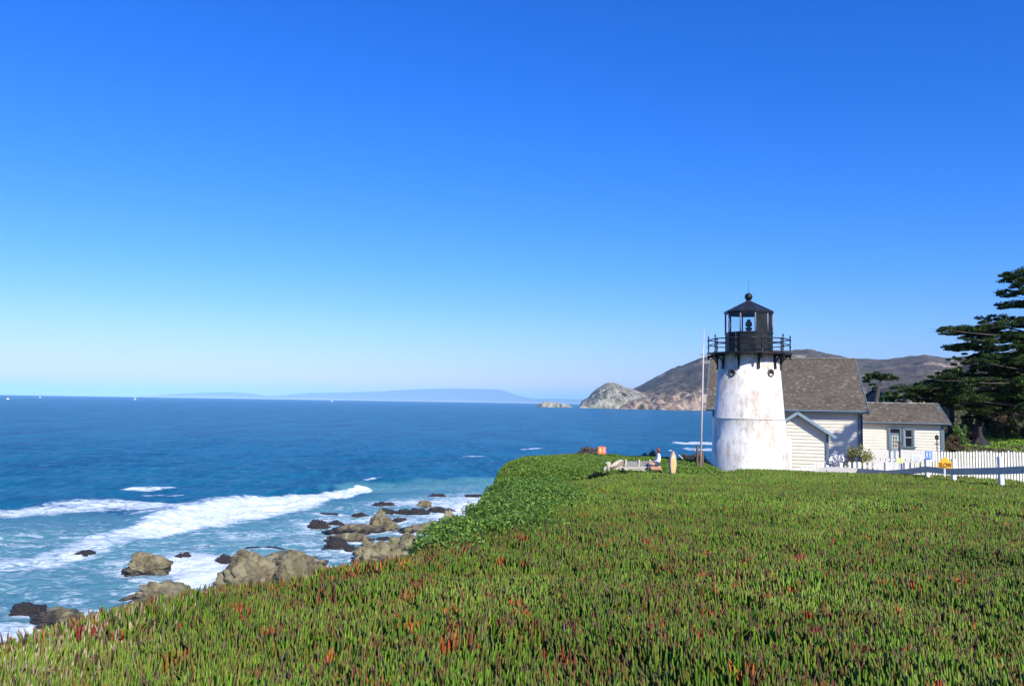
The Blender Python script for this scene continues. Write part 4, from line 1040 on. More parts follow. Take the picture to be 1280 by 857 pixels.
picket_fence('long white picket fence with close narrow slats running right behind the yellow sign', (pB.x, 35.2, 0), (at(1345, 564, 35.0).x, 35.0, 0), .124, .082, pB.z, at(1345, 564, 35.0).z, 11.32, (.3, 1.1))
a = at(1078, 562, 42.0); b = at(1160, 562, 41.0)
picket_fence('white picket gate fence with wide slats in front of the cottage door', (a.x, 42.0, 0), (b.x, 41.0, 0), .235, .15, a.z, b.z, 11.32, (.3, 1.0))
# second, lower front row
a = at(1062, 577, 40.6); b = at(1158, 576, 39.6)
picket_fence('second lower row of short white pickets between the posts and the picket gate', (a.x, 40.6, 0), (b.x, 39.6, 0), .235, .15, a.z, b.z, 11.34, (.25,))
# low white slanting hand rail beside the shed
a = at(992, 590, 41.8); b = at(1032, 578, 42.6)
t = thing('garden_fence', 'short slanting cream fence at the foot of the shed wall', 'fence', (a.x, 41.8, 11.3)); m = MB()
for k in range(13):
    f = k/12; m.box((f*(b.x-a.x), f*.8, (.45+.35*f)/2), (.09, .02, .45+.35*f))
m.build('slats', pick_w, t)

yel = mat('yellow_sign_paint', (.85, .50, .02), .45); bluep = mat('blue_sign_paint', (.10, .28, .75), .45); redl = mat('dark_red_lettering', (.22, .03, .01), .5)
orng = mat('orange_red_sign_paint', (.75, .17, .08), .5); gold = mat('golden_sign_paint', (.85, .55, .12), .5)
def text_mesh(txt, size):
    cu = bpy.data.curves.new('lettering', 'FONT'); cu.body = txt; cu.size = size; cu.align_x = 'CENTER'; cu.align_y = 'CENTER'; cu.extrude = .003; cu.offset = size*.03
    o = bpy.data.objects.new('lettering_curve', cu); C.objects.link(o); bpy.context.view_layer.update()
    me = bpy.data.meshes.new_from_object(o.evaluated_get(bpy.context.evaluated_depsgraph_get())); bpy.data.objects.remove(o); return me
# SLOW
ps = at(1181, 578.5, 30.2); t = thing('warning_sign', 'yellow five sided board reading SLOW fixed on the fence board', 'sign', (ps.x, 30.2, ps.z), R(-10))
s = 30.2/1000
m = MB(); out = [(-8.2*s, -5.6*s), (8.2*s, -6.6*s), (8.4*s, 2.0*s), (4.2*s, 3.6*s), (2.6*s, 7.2*s), (-1.8*s, 7.0*s), (-4.4*s, 2.6*s), (-7.4*s, .6*s), (-9.4*s, -2.8*s)]
m.face([(x, -.01, z) for x, z in out]); m.face([(x, .01, z) for x, z in out][::-1])
for i in range(len(out)):
    x, z = out[i]; x2, z2 = out[(i+1) % len(out)]; m.face([(x, -.01, z), (x2, -.01, z2), (x2, .01, z2), (x, .01, z)])
m.build('board', yel, t)
me = text_mesh('SLOW', 5.4*s); me.materials.append(redl); o = link('lettering', me, t, (.4*s, -.016, -2.7*s)); o.rotation_euler = (R(90), 0, 0); o.scale = (.95, 1.35, 1)
m = MB(); m.box((0, .03, -.25), (.06, .03, .5)); m.build('bracket', post_w, t)
# blue walkers sign
pbz = at(1159, 568, XF[3][1]); t = thing('trail_sign', 'small blue square sign with two white walking figures on top of a fence post', 'sign', (pbz.x, XF[3][1]-.1, pbz.z), R(-6)); s = XF[3][1]/1000
m = MB(); m.box((0, 0, -.5*s), (8*s, .02, 10*s), bev=.004); m.build('board', bluep, t)
for dx, nm in ((-1.8, 1), (1.8, 1)):
    m = MB(); m.lathe([(.001, 0), (.85*s, 0)], 12); 
    for v in m.bm.verts: v.co = Vector((v.co.x+dx*s, -.013, v.co.y+2.4*s))
    m.face([(dx*s-.9*s, -.013, 1.4*s), (dx*s+.9*s, -.013, 1.4*s), (dx*s+.6*s, -.013, -1*s), (dx*s-.6*s, -.013, -1*s)])
    m.face([(dx*s-.6*s, -.013, -1*s), (dx*s-.05*s, -.013, -1*s), (dx*s-.5*s, -.013, -3.6*s), (dx*s-1.1*s, -.013, -3.6*s)])
    m.face([(dx*s+.05*s, -.013, -1*s), (dx*s+.6*s, -.013, -1*s), (dx*s+1.1*s, -.013, -3.6*s), (dx*s+.5*s, -.013, -3.6*s)])
    m.build('walking_figure', whitep, t)
# pale notices on the picket gate
for px, py, wd, hg, mt_, nm, lab in [(1125, 575.5, 8, 6.5, mat('pale_yellow_notice', (.80, .82, .30), .5), 'notice_board', 'pale yellow green notice on the white pickets'),
                          (1146, 572, 12, 8, whitep, 'notice_board', 'white notice with faint lines on the pickets beside the blue sign')]:
    d = 39.3; q = at(px, py, d); s = d/1000; t = thing(nm, lab, 'sign', (q.x, d, q.z), R(-8)); m = MB(); m.box((0, 0, 0), (wd*s, .02, hg*s), bev=.004); m.build('board', mt_, t)
    m = MB()
    for k in range(3): m.box((0, -.012, (1.6-k*1.6)*s), (wd*.62*s, .003, .35*s))
    m.build('printed_lines', mat('grey_print', (.35, .38, .45), .6) if px < 1130 else bpy.data.materials['grey_print'], t)
    m = MB(); m.box((0, .03, -.3), (.05, .03, .6)); m.build('bracket', post_w, t)
# path lamp by the cottage
q = at(1171.5, 566, 45); t = thing('path_lamp', 'short black post lamp in front of the right end of the cottage', 'lamp post', (q.x, 45, 11.3)); s = 45/1000
ztp = at(1171.5, 545, 45).z-11.3
m = MB(); m.bar((0, 0, 0), (0, 0, ztp-.2), .03); m.bar((-.12, 0, ztp-.42), (.12, 0, ztp-.42), .025, n=6); m.build('post', blackp, t)
m = MB(); m.lathe([(.06, ztp-.2), (.10, ztp-.14), (.11, ztp), (.13, ztp), (.001, ztp+.1)], 8, smooth=False); m.build('lamp_head', mat('lamp_dark_metal', (.06, .06, .055), .4), t)
# dark pole near the door
q = at(1125, 575, 42); t = thing('wooden_pole', 'dark upright pole standing in front of the cottage door', 'pole', (q.x, 42, 11.3)); m = MB(); m.tube([(0, 0, 0), (0, 0, at(1125, 553, 42).z-11.3)], [.09, .075], 10); m.build('post', mat('tarred_wood', (.05, .05, .055), .8, (.09, .085, .08), scale=6), t)
m = MB(); m.box((.0, 0, at(1125, 553, 42).z-11.3+.02), (.2, .2, .05), bev=.01); m.build('cap', bpy.data.materials['tarred_wood'], t)

# orange hazard sign on the mound
q = at(752.5, 562.5, 46); t = thing('hazard_sign', 'square orange red cliff warning sign with a yellow diamond at the mound edge', 'sign', (q.x, 46, float(ground(q.x, 46)))); s = 46/1000; zc_ = q.z-t.location.z
m = MB(); m.bar((-4*s, .02, -.3), (-4*s, .02, zc_+3*s), .025, n=6); m.bar((4*s, .02, -.3), (4*s, .02, zc_+3*s), .025, n=6); m.build('legs', browns, t)
m = MB(); m.box((0, 0, zc_), (10*s, .02, 9.4*s), bev=.006); m.build('board', orng, t)
m = MB(); dm = [(-2.2*s, -3.2*s), ]; m.face([(-2*s-2*s, -.014, zc_), (-2*s, -.014, zc_-3.6*s), (0, -.014, zc_), (-2*s, -.014, zc_+3.6*s)]); m.build('diamond', gold, t)
m = MB()
for k in range(4): m.box((2.6*s, -.013, zc_+(2.4-1.6*k)*s), (2.6*s, .003, .6*s))
m.build('printed_lines', mat('pale_print', (.8, .7, .62), .6), t)

# leaf shaped upright board sign
d = 31.8; g0 = at(841, 597, d); gz = float(ground(g0.x, d)); t = thing('surfboard_sign', 'upright pointed wooden board sign with yellow centre and pale rim beside the pole', 'sign', (g0.x, d, gz), R(24)); s = d/1000
z1 = g0.z+.5*s-gz; H = 33*s
prof = [(0, 0), (.5, .03), (2.8, .16), (4.3, .36), (4.6, .52), (4.2, .70), (2.8, .86), (1.2, .95), (0, 1.0)]
def leaf(m, k, y0, y1, zs=0.0):
    L1 = [(x*s*k, z1+H*(.5+(z-.5)*(1-zs))) for x, z in prof]; pts = [(-x, z) for x, z in L1[::-1]][:-1]+L1[:-1]
    f = [(x, y0, z) for x, z in pts]; b = [(x, y1, z) for x, z in pts]; m.face(f); m.face(b[::-1])
    for i in range(len(f)): m.face([f[i], f[(i+1) % len(f)], b[(i+1) % len(f)], b[i]])
m = MB(); leaf(m, 1, -.05, .05); m.build('board', mat('pale_pink_wood', (.62, .45, .38), .6, (.42, .28, .22), scale=4, stretch=(3, 3, .6)), t)
m = MB(); leaf(m, .62, -.056, -.051, .2); m.build('painted_panel', mat('ochre_panel', (.72, .46, .14), .6, (.80, .62, .34), scale=3, lo=.5, hi=.6), t)
m = MB(); m.bar((0, .07, -.4), (0, .07, z1+H*.8), .035, n=8); m.build('post', woodg, t)
m = MB()
for k in range(2): m.box((5.0*s, 0, z1+H*(.44+.07*k)), (2.0*s, .02, .8*s))
m.box((-4*s, 0, z1+H*1.01), (4.2*s, .02, .7*s)); m.build('pointer_slats', whitep, t)
q = at(851, 571, 42.0); t = thing('information_panel', 'small white tilted reading panel on a thin black leg right of the pointed board sign', 'sign', (q.x, 42, float(ground(q.x, 42)))); s = .042; zc_ = q.z-t.location.z
m = MB(); m.bar((0, 0, -.2), (0, 0, zc_), .03, n=6); m.build('leg', blackp, t)
m = MB(); m.box((-.02, 0, zc_+.02), (7.0*s, .3, .035), Matrix.Rotation(R(42), 3, 'Y')); m.build('panel', whitep, t)

# ---- long weathered bench with driftwood end, and the person on it
d = 37.4; s = d/1000; q = at(790, 583, d); gz = float(ground(q.x, d))
pale = mat('driftwood_pale', (.60, .53, .42), .8, (.40, .34, .26), scale=4, stretch=(.6, 3, 3), bump=.3)
greyw = mat('grey_weathered_board', (.34, .33, .32), .85, (.22, .21, .21), scale=5, bump=.2)
bench = thing('bench', 'long weathered grey slatted bench on the mound with driftwood arms at its left end', 'bench', (q.x, d, gz))
def bp(px, py, dy=0.0): p = at(px, py, d+dy); return Vector((p.x-q.x, dy, p.z-gz))
m = MB(); m.beam(bp(778, 584.5), bp(803, 584), .10, .08); m.beam(bp(779, 584, .35), bp(826, 583, .35), .3, .06); m.build('seat', pale, bench)
m = MB()
for k in range(18):
    px = 782+k*1.35; m.beam(bp(px, 585), bp(px+1.6, 589.5), .05, .045)
m.build('front_slats', pale, bench)
m = MB()
for k in range(15):
    px = 781.5+k*2.05; m.beam(bp(px, 584, .6), bp(px-.3, 576.5+random.uniform(-.5, .4), .75), .055, .03)
m.beam(bp(780, 577.5, .76), bp(812, 578, .76), .04, .07, up=(0, 1, 0)); m.build('backrest', greyw, bench)
for px in (775.5, 782.5, 799, 812.5):
    m = MB(); m.beam(bp(px, 591, .6 if px > 780 else 0), bp(px, 574 if px > 780 else 584, .7 if px > 780 else 0), .07, .07, up=(0, 1, 0)); m.build('leg', pale, bench)
def drift(name, pts, r, mt_):
    m = MB(); P = [bp(*p) for p in pts]; m.tube(P, r, 8); return m.build(name, mt_, bench)
drift('driftwood_arm', [(754, 590.5, -.1), (758, 591.3, -.1), (766, 589.6, 0), (772, 586.2, .1), (778, 583.2, .2)], [.05, .09, .08, .08, .06], pale)
drift('driftwood_arm', [(761.5, 581, 0), (764, 583.2, 0), (768, 580.5, .1), (772, 577.5, .2), (776, 575.4, .3)], [.08, .07, .10, .09, .05], pale)
drift('driftwood_arm', [(756.8, 578.6, 0), (759.2, 579, 0), (761, 577.8, 0), (760.5, 583, 0), (760.6, 589, 0)], [.05, .08, .09, .08, .09], pale)
drift('driftwood_arm', [(770.5, 575.4, .25), (774, 577.2, .25), (777, 575.2, .3), (779.5, 577, .3)], [.03, .07, .06, .03], pale)
drift('driftwood_arm', [(755.5, 589, 0), (756, 585, 0), (757.8, 583, 0)], [.09, .07, .04], pale)
drift('driftwood_slab', [(763, 586.5, .2), (770, 582.5, .3), (778, 578.5, .4)], [.13, .15, .12], mat('driftwood_dark', (.20, .15, .10), .9, (.30, .24, .17), scale=4))
drift('driftwood_brace', [(778.5, 583.5, -.05), (782, 586.5, -.05), (786.5, 590.0, -.05)], [.05, .05, .04], pale)
m = MB(); m.box(bp(819, 584.8, .30)+Vector((0, 0, .0)), (13.5*s, .42, 4.6*s), bev=.03); m.build('end_seat', mat('terracotta_wood', (.50, .22, .13), .7, (.55, .34, .18), scale=5), bench)

def person(loc, rz):
    """seated adult in white top looking along the coast"""
    shirt = mat('white_shirt', (.80, .80, .80), .8); jeans = mat('dark_blue_trousers', (.05, .07, .14), .85); skin = mat('skin', (.55, .33, .24), .6); shoe = mat('shoe_brown', (.08, .05, .04), .6)
    V = []; E = []; Rr = []; Rg = []
    def add(p, r, par=None, g='shirt'):
        V.append(Vector(p)); Rr.append(r); Rg.append(g)
        if par is not None: E.append((par, len(V)-1))
        return len(V)-1
    pel = add((0, 0, .10), (.17, .14), None, 'jeans'); sp1 = add((-.01, 0, .26), (.145, .11), pel); sp2 = add((-.02, 0, .42), (.165, .115), sp1); nk0 = add((.0, 0, .55), (.10, .085), sp2)
    nk = add((.015, 0, .61), (.055, .055), nk0, 'skin'); hd = add((.035, 0, .70), (.085, .10), nk, 'skin'); ht = add((.03, 0, .80), (.075, .09), hd, 'skin')
    for sg in (1, -1):
        hip = add((.05, .09*sg, .09), (.10, .095), pel, 'jeans'); kn = add((.46, .12*sg, .13), (.07, .07), hip, 'jeans'); an = add((.52, .12*sg, -.30), (.042, .045), kn, 'jeans'); 
        hl = add((.52, .12*sg, -.37), (.045, .05), an, 'shoe'); add((.68, .13*sg, -.39), (.04, .03), hl, 'shoe')
        sh = add((-.01, .18*sg, .52), (.06, .06), nk0); el = add((.08, .24*sg, .28), (.045, .045), sh); wr_ = add((.28, .17*sg, .21), (.028, .03), el, 'skin'); pa = add((.35, .15*sg, .20), (.018, .04), wr_, 'skin')
        for k in range(4): f1 = add((.40, .15*sg+(k-1.5)*.02, .195), (.010, .010), pa, 'skin'); add((.43-.004*abs(k-1.5), .15*sg+(k-1.5)*.022, .175), (.008, .008), f1, 'skin')
        tb = add((.36, .15*sg-.05*sg, .20), (.011, .011), pa, 'skin'); add((.39, .15*sg-.06*sg, .19), (.009, .009), tb, 'skin')
    me = bpy.data.meshes.new('person'); me.from_pydata(V, E, []); o = bpy.data.objects.new('person', me); C.objects.link(o)
    o.modifiers.new('skin', 'SKIN')
    for i, sv in enumerate(me.skin_vertices[0].data): sv.radius = Rr[i] if isinstance(Rr[i], tuple) else (Rr[i],)*2; sv.use_root = (i == 0)
    o.modifiers.new('sub', 'SUBSURF').levels = 1
    bpy.context.view_layer.update()
    ev = bpy.data.meshes.new_from_object(o.evaluated_get(bpy.context.evaluated_depsgraph_get())); o.modifiers.clear(); o.data = ev; ev.materials.clear()
    for mm in (shirt, jeans, skin, shoe): ev.materials.append(mm)
    idx = {'shirt': 0, 'jeans': 1, 'skin': 2, 'shoe': 3}; P = np.array(V)
    for f in ev.polygons:
        c = np.array(f.center); f.material_index = idx[Rg[int(np.argmin(np.sum((P-c)**2, 1)))]]; f.use_smooth = True
    # hair
    m = MB(); m.lathe([(.001, .115)]+[(.105*math.cos(t), .115*math.sin(t)) for t in np.linspace(1.4, -.5, 9)]+[(.07, -.12), (.001, -.13)], 16)
    for v in m.bm.verts:
        v.co.x = v.co.x*1.0-.018; v.co.y *= .93
        if v.co.x > .055 and v.co.z < .05: v.co.x = .055
    h = m.build('hair', mat('auburn_hair', (.16, .06, .03), .6), o, (.02, 0, .755))
    m = MB(); m.lathe([(.001, 0), (.012, .0), (.010, .02), (.001, .03)], 8); m.build('nose', skin, o, (.125, 0, .715))
    o.location = loc; o.rotation_euler = (0, 0, rz)
    tag(o, 'person in a white top and dark trousers seated at the right end of the bench', 'person')
pq = at(822, 582.5, d+.3); person((pq.x+.03, d+.3, pq.z), R(180))

# ================================================================= TREES AND SHRUBS
barkm = mat('cypress_bark', (.06, .048, .04), .95, (.10, .085, .07), scale=5, stretch=(2, 2, .5), bump=.6, bscale=12)
darkleaf = mat('cypress_foliage', (1, 1, 1), 0.8, attr='col', trans=0.06, spec=0.12)
def pad(P, Rx, Ry, Rz, n, r):
    a = r.normal(size=(n, 3)); a /= np.linalg.norm(a, axis=1)[:, None]; rr = r.random(n)**.45
    q = a*rr[:, None]*np.array([Rx, Ry, Rz]); q[:, 2] = np.where(q[:, 2] < 0, q[:, 2]*.55, q[:, 2]); q += np.asarray(P)
    return q
CYP = [(0.020, 0.045, 0.012), (0.034, 0.068, 0.016), (0.085, 0.135, 0.030), (0.024, 0.05, 0.016)]
def tree(name, label, cat, base, trunk_pts, trunk_r, pads, size, cs, seed, group=None, limbs=True, per=500):
    r = np.random.default_rng(seed); base = Vector(base); t = thing(name, label, cat, base, 0, group)
    m = MB(); m.tube([Vector(p)-base for p in trunk_pts], trunk_r, 10)
    T = [Vector(p)-base for p in trunk_pts]
    if limbs:
        for (P, rx, ry, rz) in pads:
            P = Vector(P)-base
            # attach lower on trunk
            ca = [(i, (a-P).length) for i, a in enumerate(T) if a.z < P.z+.3] or [(0, 1)]
            i = min(ca, key=lambda q: q[1])[0]; A = T[i]; mid = A.lerp(P, .55)+Vector((0, 0, (P.z-A.z)*.12+.1)); L_ = (P-A).length
            r0 = min(trunk_r[i]*.3, .007*L_+.015); m.tube([A, mid, P-Vector((0, 0, rz*.2))], [r0, r0*.6, r0*.2], 6)
            for k in range(3):
                e = P+Vector((r.normal()*rx*.6, r.normal()*ry*.6, rz*.2)); m.bar(mid.lerp(P, .6), e, r0*.3, r0*.08, n=4)
    m.build('trunk', barkm, t)
    Vs = []; Cs = []
    for (P, rx, ry, rz) in pads:
        n = int(per*rx*ry/1.2)+60
        sub = max(4, int(rx*ry*7))          # the pad is a cluster of small tufts
        cen = pad((0, 0, 0), rx, ry, rz, sub, r)
        which = r.integers(0, sub, n); tr_ = .30*min(rx, 1.3)*r.uniform(.5, 1.5, sub)[which][:, None]
        q = cen[which]+pad((0, 0, 0), 1, 1, .45, n, r)*tr_+np.array(P)
        tint = r.uniform(.65, 1.35, sub)[which][:, None]
        Vs.append(q); Cs.append(leafcols(n, r, cs)*tint)
    P_ = np.concatenate(Vs)-np.array(base); V, F, Cc = leafcloud(P_, size, np.concatenate(Cs), r, up=.8)
    link('crown', np_mesh('crown', V, F, darkleaf, cols=Cc), t)
    return t
# large cypress: trunk just outside the right edge, long level limbs reaching left
Dt = 50.0
def pd(px, py, d, rx, ry, rz): p = at(px, py, d); return ((p.x, p.y, p.z), rx, ry, rz)
rt_ = np.random.default_rng(44)
pads = []
tiers = [  # px from, px to, py left end, py right end, thickness px, depth spread
 (1262, 1330, 344, 338, 12), (1268, 1335, 360, 350, 12), (1258, 1330, 368, 362, 7), (1252, 1330, 386, 380, 7),
 (1178, 1240, 411, 414, 7), (1228, 1330, 406, 400, 9), (1210, 1330, 424, 418, 11), (1190, 1330, 437, 430, 11), (1192, 1330, 449, 444, 11),
 (1215, 1330, 463, 458, 11), (1170, 1300, 475, 466, 10), (1152, 1290, 487, 478, 12), (1140, 1250, 497, 492, 9), (1200, 1330, 498, 490, 12), (1235, 1335, 480, 476, 11), (1130, 1200, 490, 484, 9), (1165, 1300, 500, 496, 13), (1200, 1320, 512, 508, 13), (1240, 1330, 450, 446, 14)]
for (xa, xb, ya, yb_, th) in tiers:
    k = max(3, int((xb-xa)/11))
    for i in range(k+1):
        f = i/k; px = xa+(xb-xa)*f; py = ya+(yb_-ya)*f+rt_.normal()*2.4
        dd = 59.5+rt_.normal()*1.8; wx = (.55 if i == 0 else 1.2)*rt_.uniform(.7, 1.25)
        pads.append(pd(px, py, dd, wx*1.15, wx*1.1, th*.057*.5*(.55 if i == 0 else 1.45)))
b0 = at(1345, 560, 59.5); gz = float(ground(b0.x, 59.5)); DT = 59.5
tree('cypress_tree', 'large wind swept dark cypress reaching in from the right edge above the cottage', 'tree', (b0.x, DT, gz),
     [(b0.x, DT, gz-.3), (b0.x-.2, DT, gz+1.5), (b0.x-.5, DT, gz+4), (b0.x-.4, DT, gz+7), (b0.x-.8, DT, gz+10), (b0.x-.7, DT, gz+13.5)], [.75, .55, .45, .36, .26, .12], pads, .075, CYP, 5, per=1500)
# low drooping sprig over the cottage roof
# dark trees behind
def blob_tree(name, label, px, py_top, py_bot, wpx, d, seed, cs=CYP, size=.2, npad=16, group='trees behind the cottage', flat=.5, per=260, open_=False):
    r = np.random.default_rng(seed); b = at(px, py_bot, d); g = min(float(ground(b.x, d)), b.z); tp_ = at(px, py_top, d); s = d/1000; W = wpx*s/2; H = tp_.z-b.z
    pads = []
    for k in range(npad):
        u = r.uniform(-1, 1); v = r.random(); wid = W*(1-.55*v) if not open_ else W*(.5+.5*v)
        rr = W*.34*r.uniform(.7, 1.3)
        pads.append(((b.x+u*wid*.8, d+r.uniform(-.6, .6)*W, b.z+H*(.12+.8*v)), rr, rr, rr*flat))
    base = (b.x, d, g)
    return tree(name, label, 'tree', base, [(b.x, d, g-.3), (b.x+W*.05, d, g+(tp_.z-g)*.4), (b.x, d, g+(tp_.z-g)*.85)], [W*.1+.1, W*.07+.06, .04], pads, size, cs, seed, group, per=per)
blob_tree('dark_tree', 'broad dark tree just right of the small umbrella shaped cypress', 1152, 470, 508, 52, 74, 301, size=.17)
blob_tree('dark_tree', 'dark conifer directly above the right end of the cottage roof', 1188, 462, 520, 60, 68, 302, size=.17, npad=24)
blob_tree('dark_tree', 'deep shaded evergreen right of the cottage roof end', 1222, 470, 532, 58, 64, 303, size=.16, npad=26)
blob_tree('dark_tree', 'dark evergreen mass at the right edge under the big cypress', 1262, 470, 524, 60, 66, 304, size=.16, npad=26)
blob_tree('dark_tree', 'shaded evergreen beyond the right picture edge', 1305, 460, 524, 60, 66, 305, size=.16, npad=22)
blob_tree('dark_tree', 'bluish distant tree crown between the house roof and umbrella cypress', 1084, 482, 506, 26, 110, 306, size=.28, npad=8)
blob_tree('dark_tree', 'low distant hedge like tree behind the middle of the cottage ridge', 1118, 490, 508, 44, 95, 307, size=.22, npad=12)
blob_tree('dark_tree', 'far dark tree rising behind the cypress branches over the cottage', 1205, 452, 500, 60, 90, 308, size=.22, npad=18)
# unseen slim cypress, added at the right to shade the house wall
bb = (28.55, 32.0, float(ground(28.55, 32)))
rr_ = np.random.default_rng(9); PP = [((28.55+rr_.uniform(-1.0, 1.0), 32+rr_.uniform(-1, 1), 20.4+k*.40), rr_.uniform(.7, 1.3), rr_.uniform(.7, 1.2), .5) for k in range(15)]
tree('cypress_tree', 'slim tall cypress standing beyond the right picture edge in front of the picket fence', 'tree', bb, [bb, (28.6, 32, 16), (28.5, 32, 21), (28.55, 32, 26)], [.35, .28, .22, .06], PP, .12, CYP, 77, per=900)
# umbrella cypress
d = 85; s = d/1000; b = at(1094, 506, d); g = 12.0
P_ = [pd(1084, 476.5, d, 0.75, .9, .16), pd(1088, 473, d, 0.9, 1, .2), pd(1095, 469.5, d, 1.1, 1.2, .26), pd(1103, 467.8, d, 1.1, 1.1, .24), pd(1110, 470, d, .95, 1, .2), pd(1117, 472.5, d, .6, .8, .13), pd(1088, 480.5, d, .5, .8, .13), pd(1106, 474, d, .9, .8, .15), pd(1099, 473, d+1, .9, .8, .15), pd(1122, 473.5, d, .35, .5, .08)]
tree('cypress_tree', 'small flat topped umbrella shaped cypress behind the house roof', 'tree', (b.x, d, g),
     [(b.x, d, g), tuple(at(1095, 500, d)), tuple(at(1098, 485, d)), tuple(at(1101, 475, d))], [.3, .26, .2, .1], P_, .15, CYP, 401, per=300)
# house far behind, under the trees
q = at(1111, 506, 100); t = thing('distant_house', 'dim blue grey house with dark sloping roof under the umbrella cypress', 'house', (q.x, 100, q.z-1.0), R(10)); s = .1
m = MB(); m.box((0, 0, 1.3), (3.6, 3, 2.6)); m.build('wall', mat('blue_house_paint', (.055, .075, .085), .7), t)
m = MB(); slab(m, (-2.0, -1.8, 2.5), (2.1, -1.8, 3.0), (2.1, .2, 3.4), (-2.0, .2, 2.9), .15); slab(m, (2.1, 1.8, 2.8), (-2.0, 1.8, 2.3), (-2.0, .21, 2.9), (2.1, .21, 3.4), .15); m.build('roof', mat('dark_roof', (.035, .035, .035), .9), t)
for xx in (-.9, .3, 1.1):
    m = MB(); m.box((xx, -1.53, 1.5), (.5, .05, .8)); m.build('window', darkglass, t)

# shrubs
def shrub(name, label, px, py, wpx, hpx, d, cs, seed, size=.07, n=2600, group=None, stems=True, leafm_=None, cat='shrub', ground_z=None):
    r = np.random.default_rng(seed); b = at(px, py, d); g = float(ground(b.x, d)) if ground_z is None else ground_z; g = min(g, b.z); s = d/1000; W = wpx*s/2; H = b.z+hpx*s-g
    t = thing(name, label, cat, (b.x, d, g), 0, group)
    m = MB()
    for k in range(7):
        a = r.uniform(0, 6.28); m.tube([(0, 0, -.1), (math.cos(a)*W*.3, math.sin(a)*W*.3, H*.45), (math.cos(a)*W*.7, math.sin(a)*W*.6, H*.85)], [.03, .02, .008], 5)
    m.build('stem', barkm, t)
    cen = pad((0, 0, H*.35), W*.85, W*.7, H*.60, 26, r); wh = r.integers(0, 26, n)
    q = cen[wh]+pad((0, 0, 0), W*.28, W*.28, H*.2, n, r); q = q[q[:, 2] > -.1]
    V, F, Cc = leafcloud(q, size, leafcols(len(q), r, cs), r, up=.5); link('foliage', np_mesh('foliage', V, F, leafm_ or shrubm, cols=Cc), t); return t
BR = [(.16, .11, .06), (.12, .10, .045), (.20, .13, .08), (.10, .10, .04)]
OL = [(.12, .15, .04), (.09, .12, .035), (.16, .15, .06)]
RD = [(.20, .09, .06), (.14, .08, .05), (.18, .13, .06)]
BG = [(.10, .22, .04), (.15, .28, .05), (.07, .15, .03)]
for i, (px, py, w_, h_, d, cs, lab) in enumerate([
    (1198, 541, 26, 20, 57, BG, 'bright green bush at the right corner of the cottage'),
    (1194, 556, 26, 16, 55, BR, 'brown scrub low beside the cottage corner board'),
    (1216, 545, 26, 20, 60, BR, 'brown green bush left of the flared dark stump'),
    (1238, 536, 22, 16, 66, OL, 'olive bush above the flared stump'),
    (1232, 529, 26, 14, 70, RD, 'reddish brown bush on the slope under the dark trees'),
    (1246, 546, 24, 22, 62, OL, 'round olive bush right of the flared stump'),
    (1264, 545, 30, 28, 62, OL, 'large dull green bush near the right edge above the lawn'),
    (1285, 545, 30, 34, 62, BR, 'brown bush at the right picture edge above the lawn'),
    (1256, 523, 28, 16, 72, RD, 'rusty brown shrub high on the slope'),
    (1276, 512, 28, 14, 76, BR, 'tan shrub at the top of the slope by the right edge'),
    (1208, 529, 22, 14, 66, OL, 'dull olive bush in the shade behind the cottage end')]):
    shrub('bush', lab, px, py, w_*.92, h_*.8, d, cs, 500+i, size=.09, n=2600, group='bushes on the slope')
# flared dark stump
q = at(1225, 555.5, 58); g = float(ground(q.x, 58)); g = min(g, q.z)
m = MB(); m.tube([(0, 0, g-q.z-.1), (0, 0, .0), (.05, 0, .25), (.0, 0, .55), (-.02, 0, .95), (.05, 0, 1.3)], [.80, .70, .42, .22, .15, .10], 12)
for k in range(5): a = k*1.25; m.tube([(0, 0, .5), (math.cos(a)*.5, math.sin(a)*.4, .15), (math.cos(a)*.95, math.sin(a)*.8, -.12)], [.16, .13, .06], 6)
t = thing('tree_stump', 'dark flared tree base standing on the slope beyond the picket fence', 'tree stump', (q.x, 58, q.z)); m.build('trunk', mat('dark_wet_bark', (.018, .015, .016), .9, (.035, .03, .03), scale=6), t)
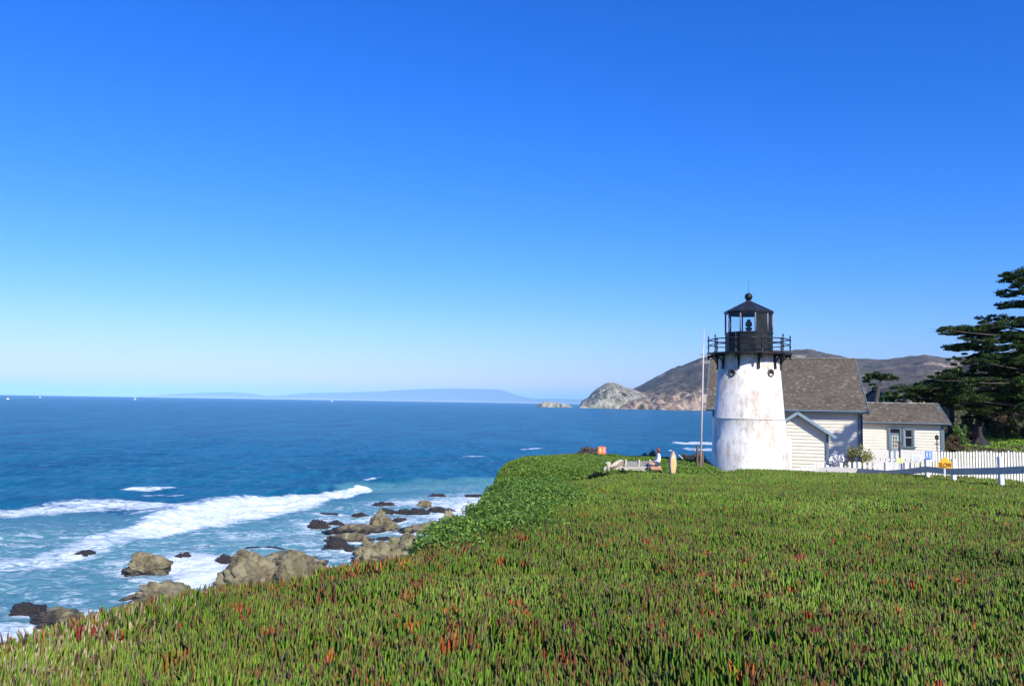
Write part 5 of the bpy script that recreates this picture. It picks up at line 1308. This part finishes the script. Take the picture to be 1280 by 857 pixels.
# brown scrub at the mound edge
shrub('dry_bush', 'grey brown dry bush on the mound edge left of the orange sign', 737, 571, 42, 12.5, 47.5, [(.20, .15, .12), (.14, .10, .08), (.26, .20, .16)], 601, size=.06, n=5000, group='dry bushes at the mound edge')
shrub('dry_bush', 'low tan dry bush against the sea behind the bench', 816, 571, 30, 8, 49.5, [(.22, .17, .10), (.16, .12, .08)], 602, size=.06, n=2200, group='dry bushes at the mound edge')
shrub('dry_bush', 'dry brown bush behind the information panel', 866, 572, 42, 6.5, 51, [(.18, .14, .09), (.12, .10, .06)], 603, size=.06, n=2200, group='dry bushes at the mound edge')
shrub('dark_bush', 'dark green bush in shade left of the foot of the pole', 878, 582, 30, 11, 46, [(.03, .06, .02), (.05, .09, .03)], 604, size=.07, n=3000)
for i, (px, w_) in enumerate(((752, 34), (784, 38), (817, 34))):  # added leaf clumps, coloured near black to stand for shade below the bench
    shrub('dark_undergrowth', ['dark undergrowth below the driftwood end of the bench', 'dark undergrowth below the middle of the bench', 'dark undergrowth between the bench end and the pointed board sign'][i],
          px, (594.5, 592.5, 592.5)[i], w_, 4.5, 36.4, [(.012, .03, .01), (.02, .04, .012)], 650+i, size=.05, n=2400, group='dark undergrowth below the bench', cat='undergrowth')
# garden plants by the fence
shrub('flowering_shrub', 'sparse yellow green flowering shrub behind the left fence posts', 1074, 583, 46, 29, 41.8, [(.35, .33, .06), (.22, .24, .06), (.45, .42, .15), (.16, .14, .06)], 605, size=.06, n=2600, ground_z=11.3)
silver = mat('silver_leaf', (1, 1, 1), .6, attr='col', trans=.1)
shrub('silver_shrub', 'silvery white leafy shrub in front of the shaded house wall', 1048, 588, 30, 21, 40.2, [(.80, .80, .82), (.74, .74, .76), (.66, .66, .72)], 606, size=.12, n=900, ground_z=11.3, leafm_=silver)

# lawn and rough grass on the inland ground
r = np.random.default_rng(77); n = 260000
x = r.uniform(24, 75, n); y = r.uniform(40, 100, n); k = (x > .45*y) & (x < .72*y) ; x = x[k]; y = y[k]
z = ground(x, y)+r.uniform(.0, .09, len(x)); lawncol = np.where(((fbm(x*.2, y*.2, 3, 88) > .40) & (y < 76))[:, None], leafcols(len(x), r, [(.20, .34, .03), (.25, .38, .05)]), leafcols(len(x), r, [(.20, .18, .08), (.15, .17, .06)]))
V, F, Cc = leafcloud(np.stack([x, y, z], -1), .10, lawncol, r, up=.2)
tag(link('rough_grass', np_mesh('rough_grass', V, F, shrubm, cols=Cc)), 'green lawn and rough dry grass on the slope beyond the picket fence', 'grass', kind='stuff')

# ================================================================= HAZE
hz = bpy.data.materials.new('haze_air'); hz.use_nodes = True; hn = hz.node_tree; hn.nodes.clear()
ho = hn.nodes.new('ShaderNodeOutputMaterial'); hv = hn.nodes.new('ShaderNodeVolumePrincipled')
hv.inputs['Color'].default_value = (.34, .64, .98, 1); hv.inputs['Density'].default_value = 4.2e-5; hv.inputs['Anisotropy'].default_value = -.45
hn.links.new(hv.outputs[0], ho.inputs['Volume'])
m = MB(); m.box((0, 29000, 178.5), (120000, 64000, 563)); o = m.build('haze', hz); tag(o, 'thin pale blue sea haze over the whole coast', 'haze', kind='stuff')
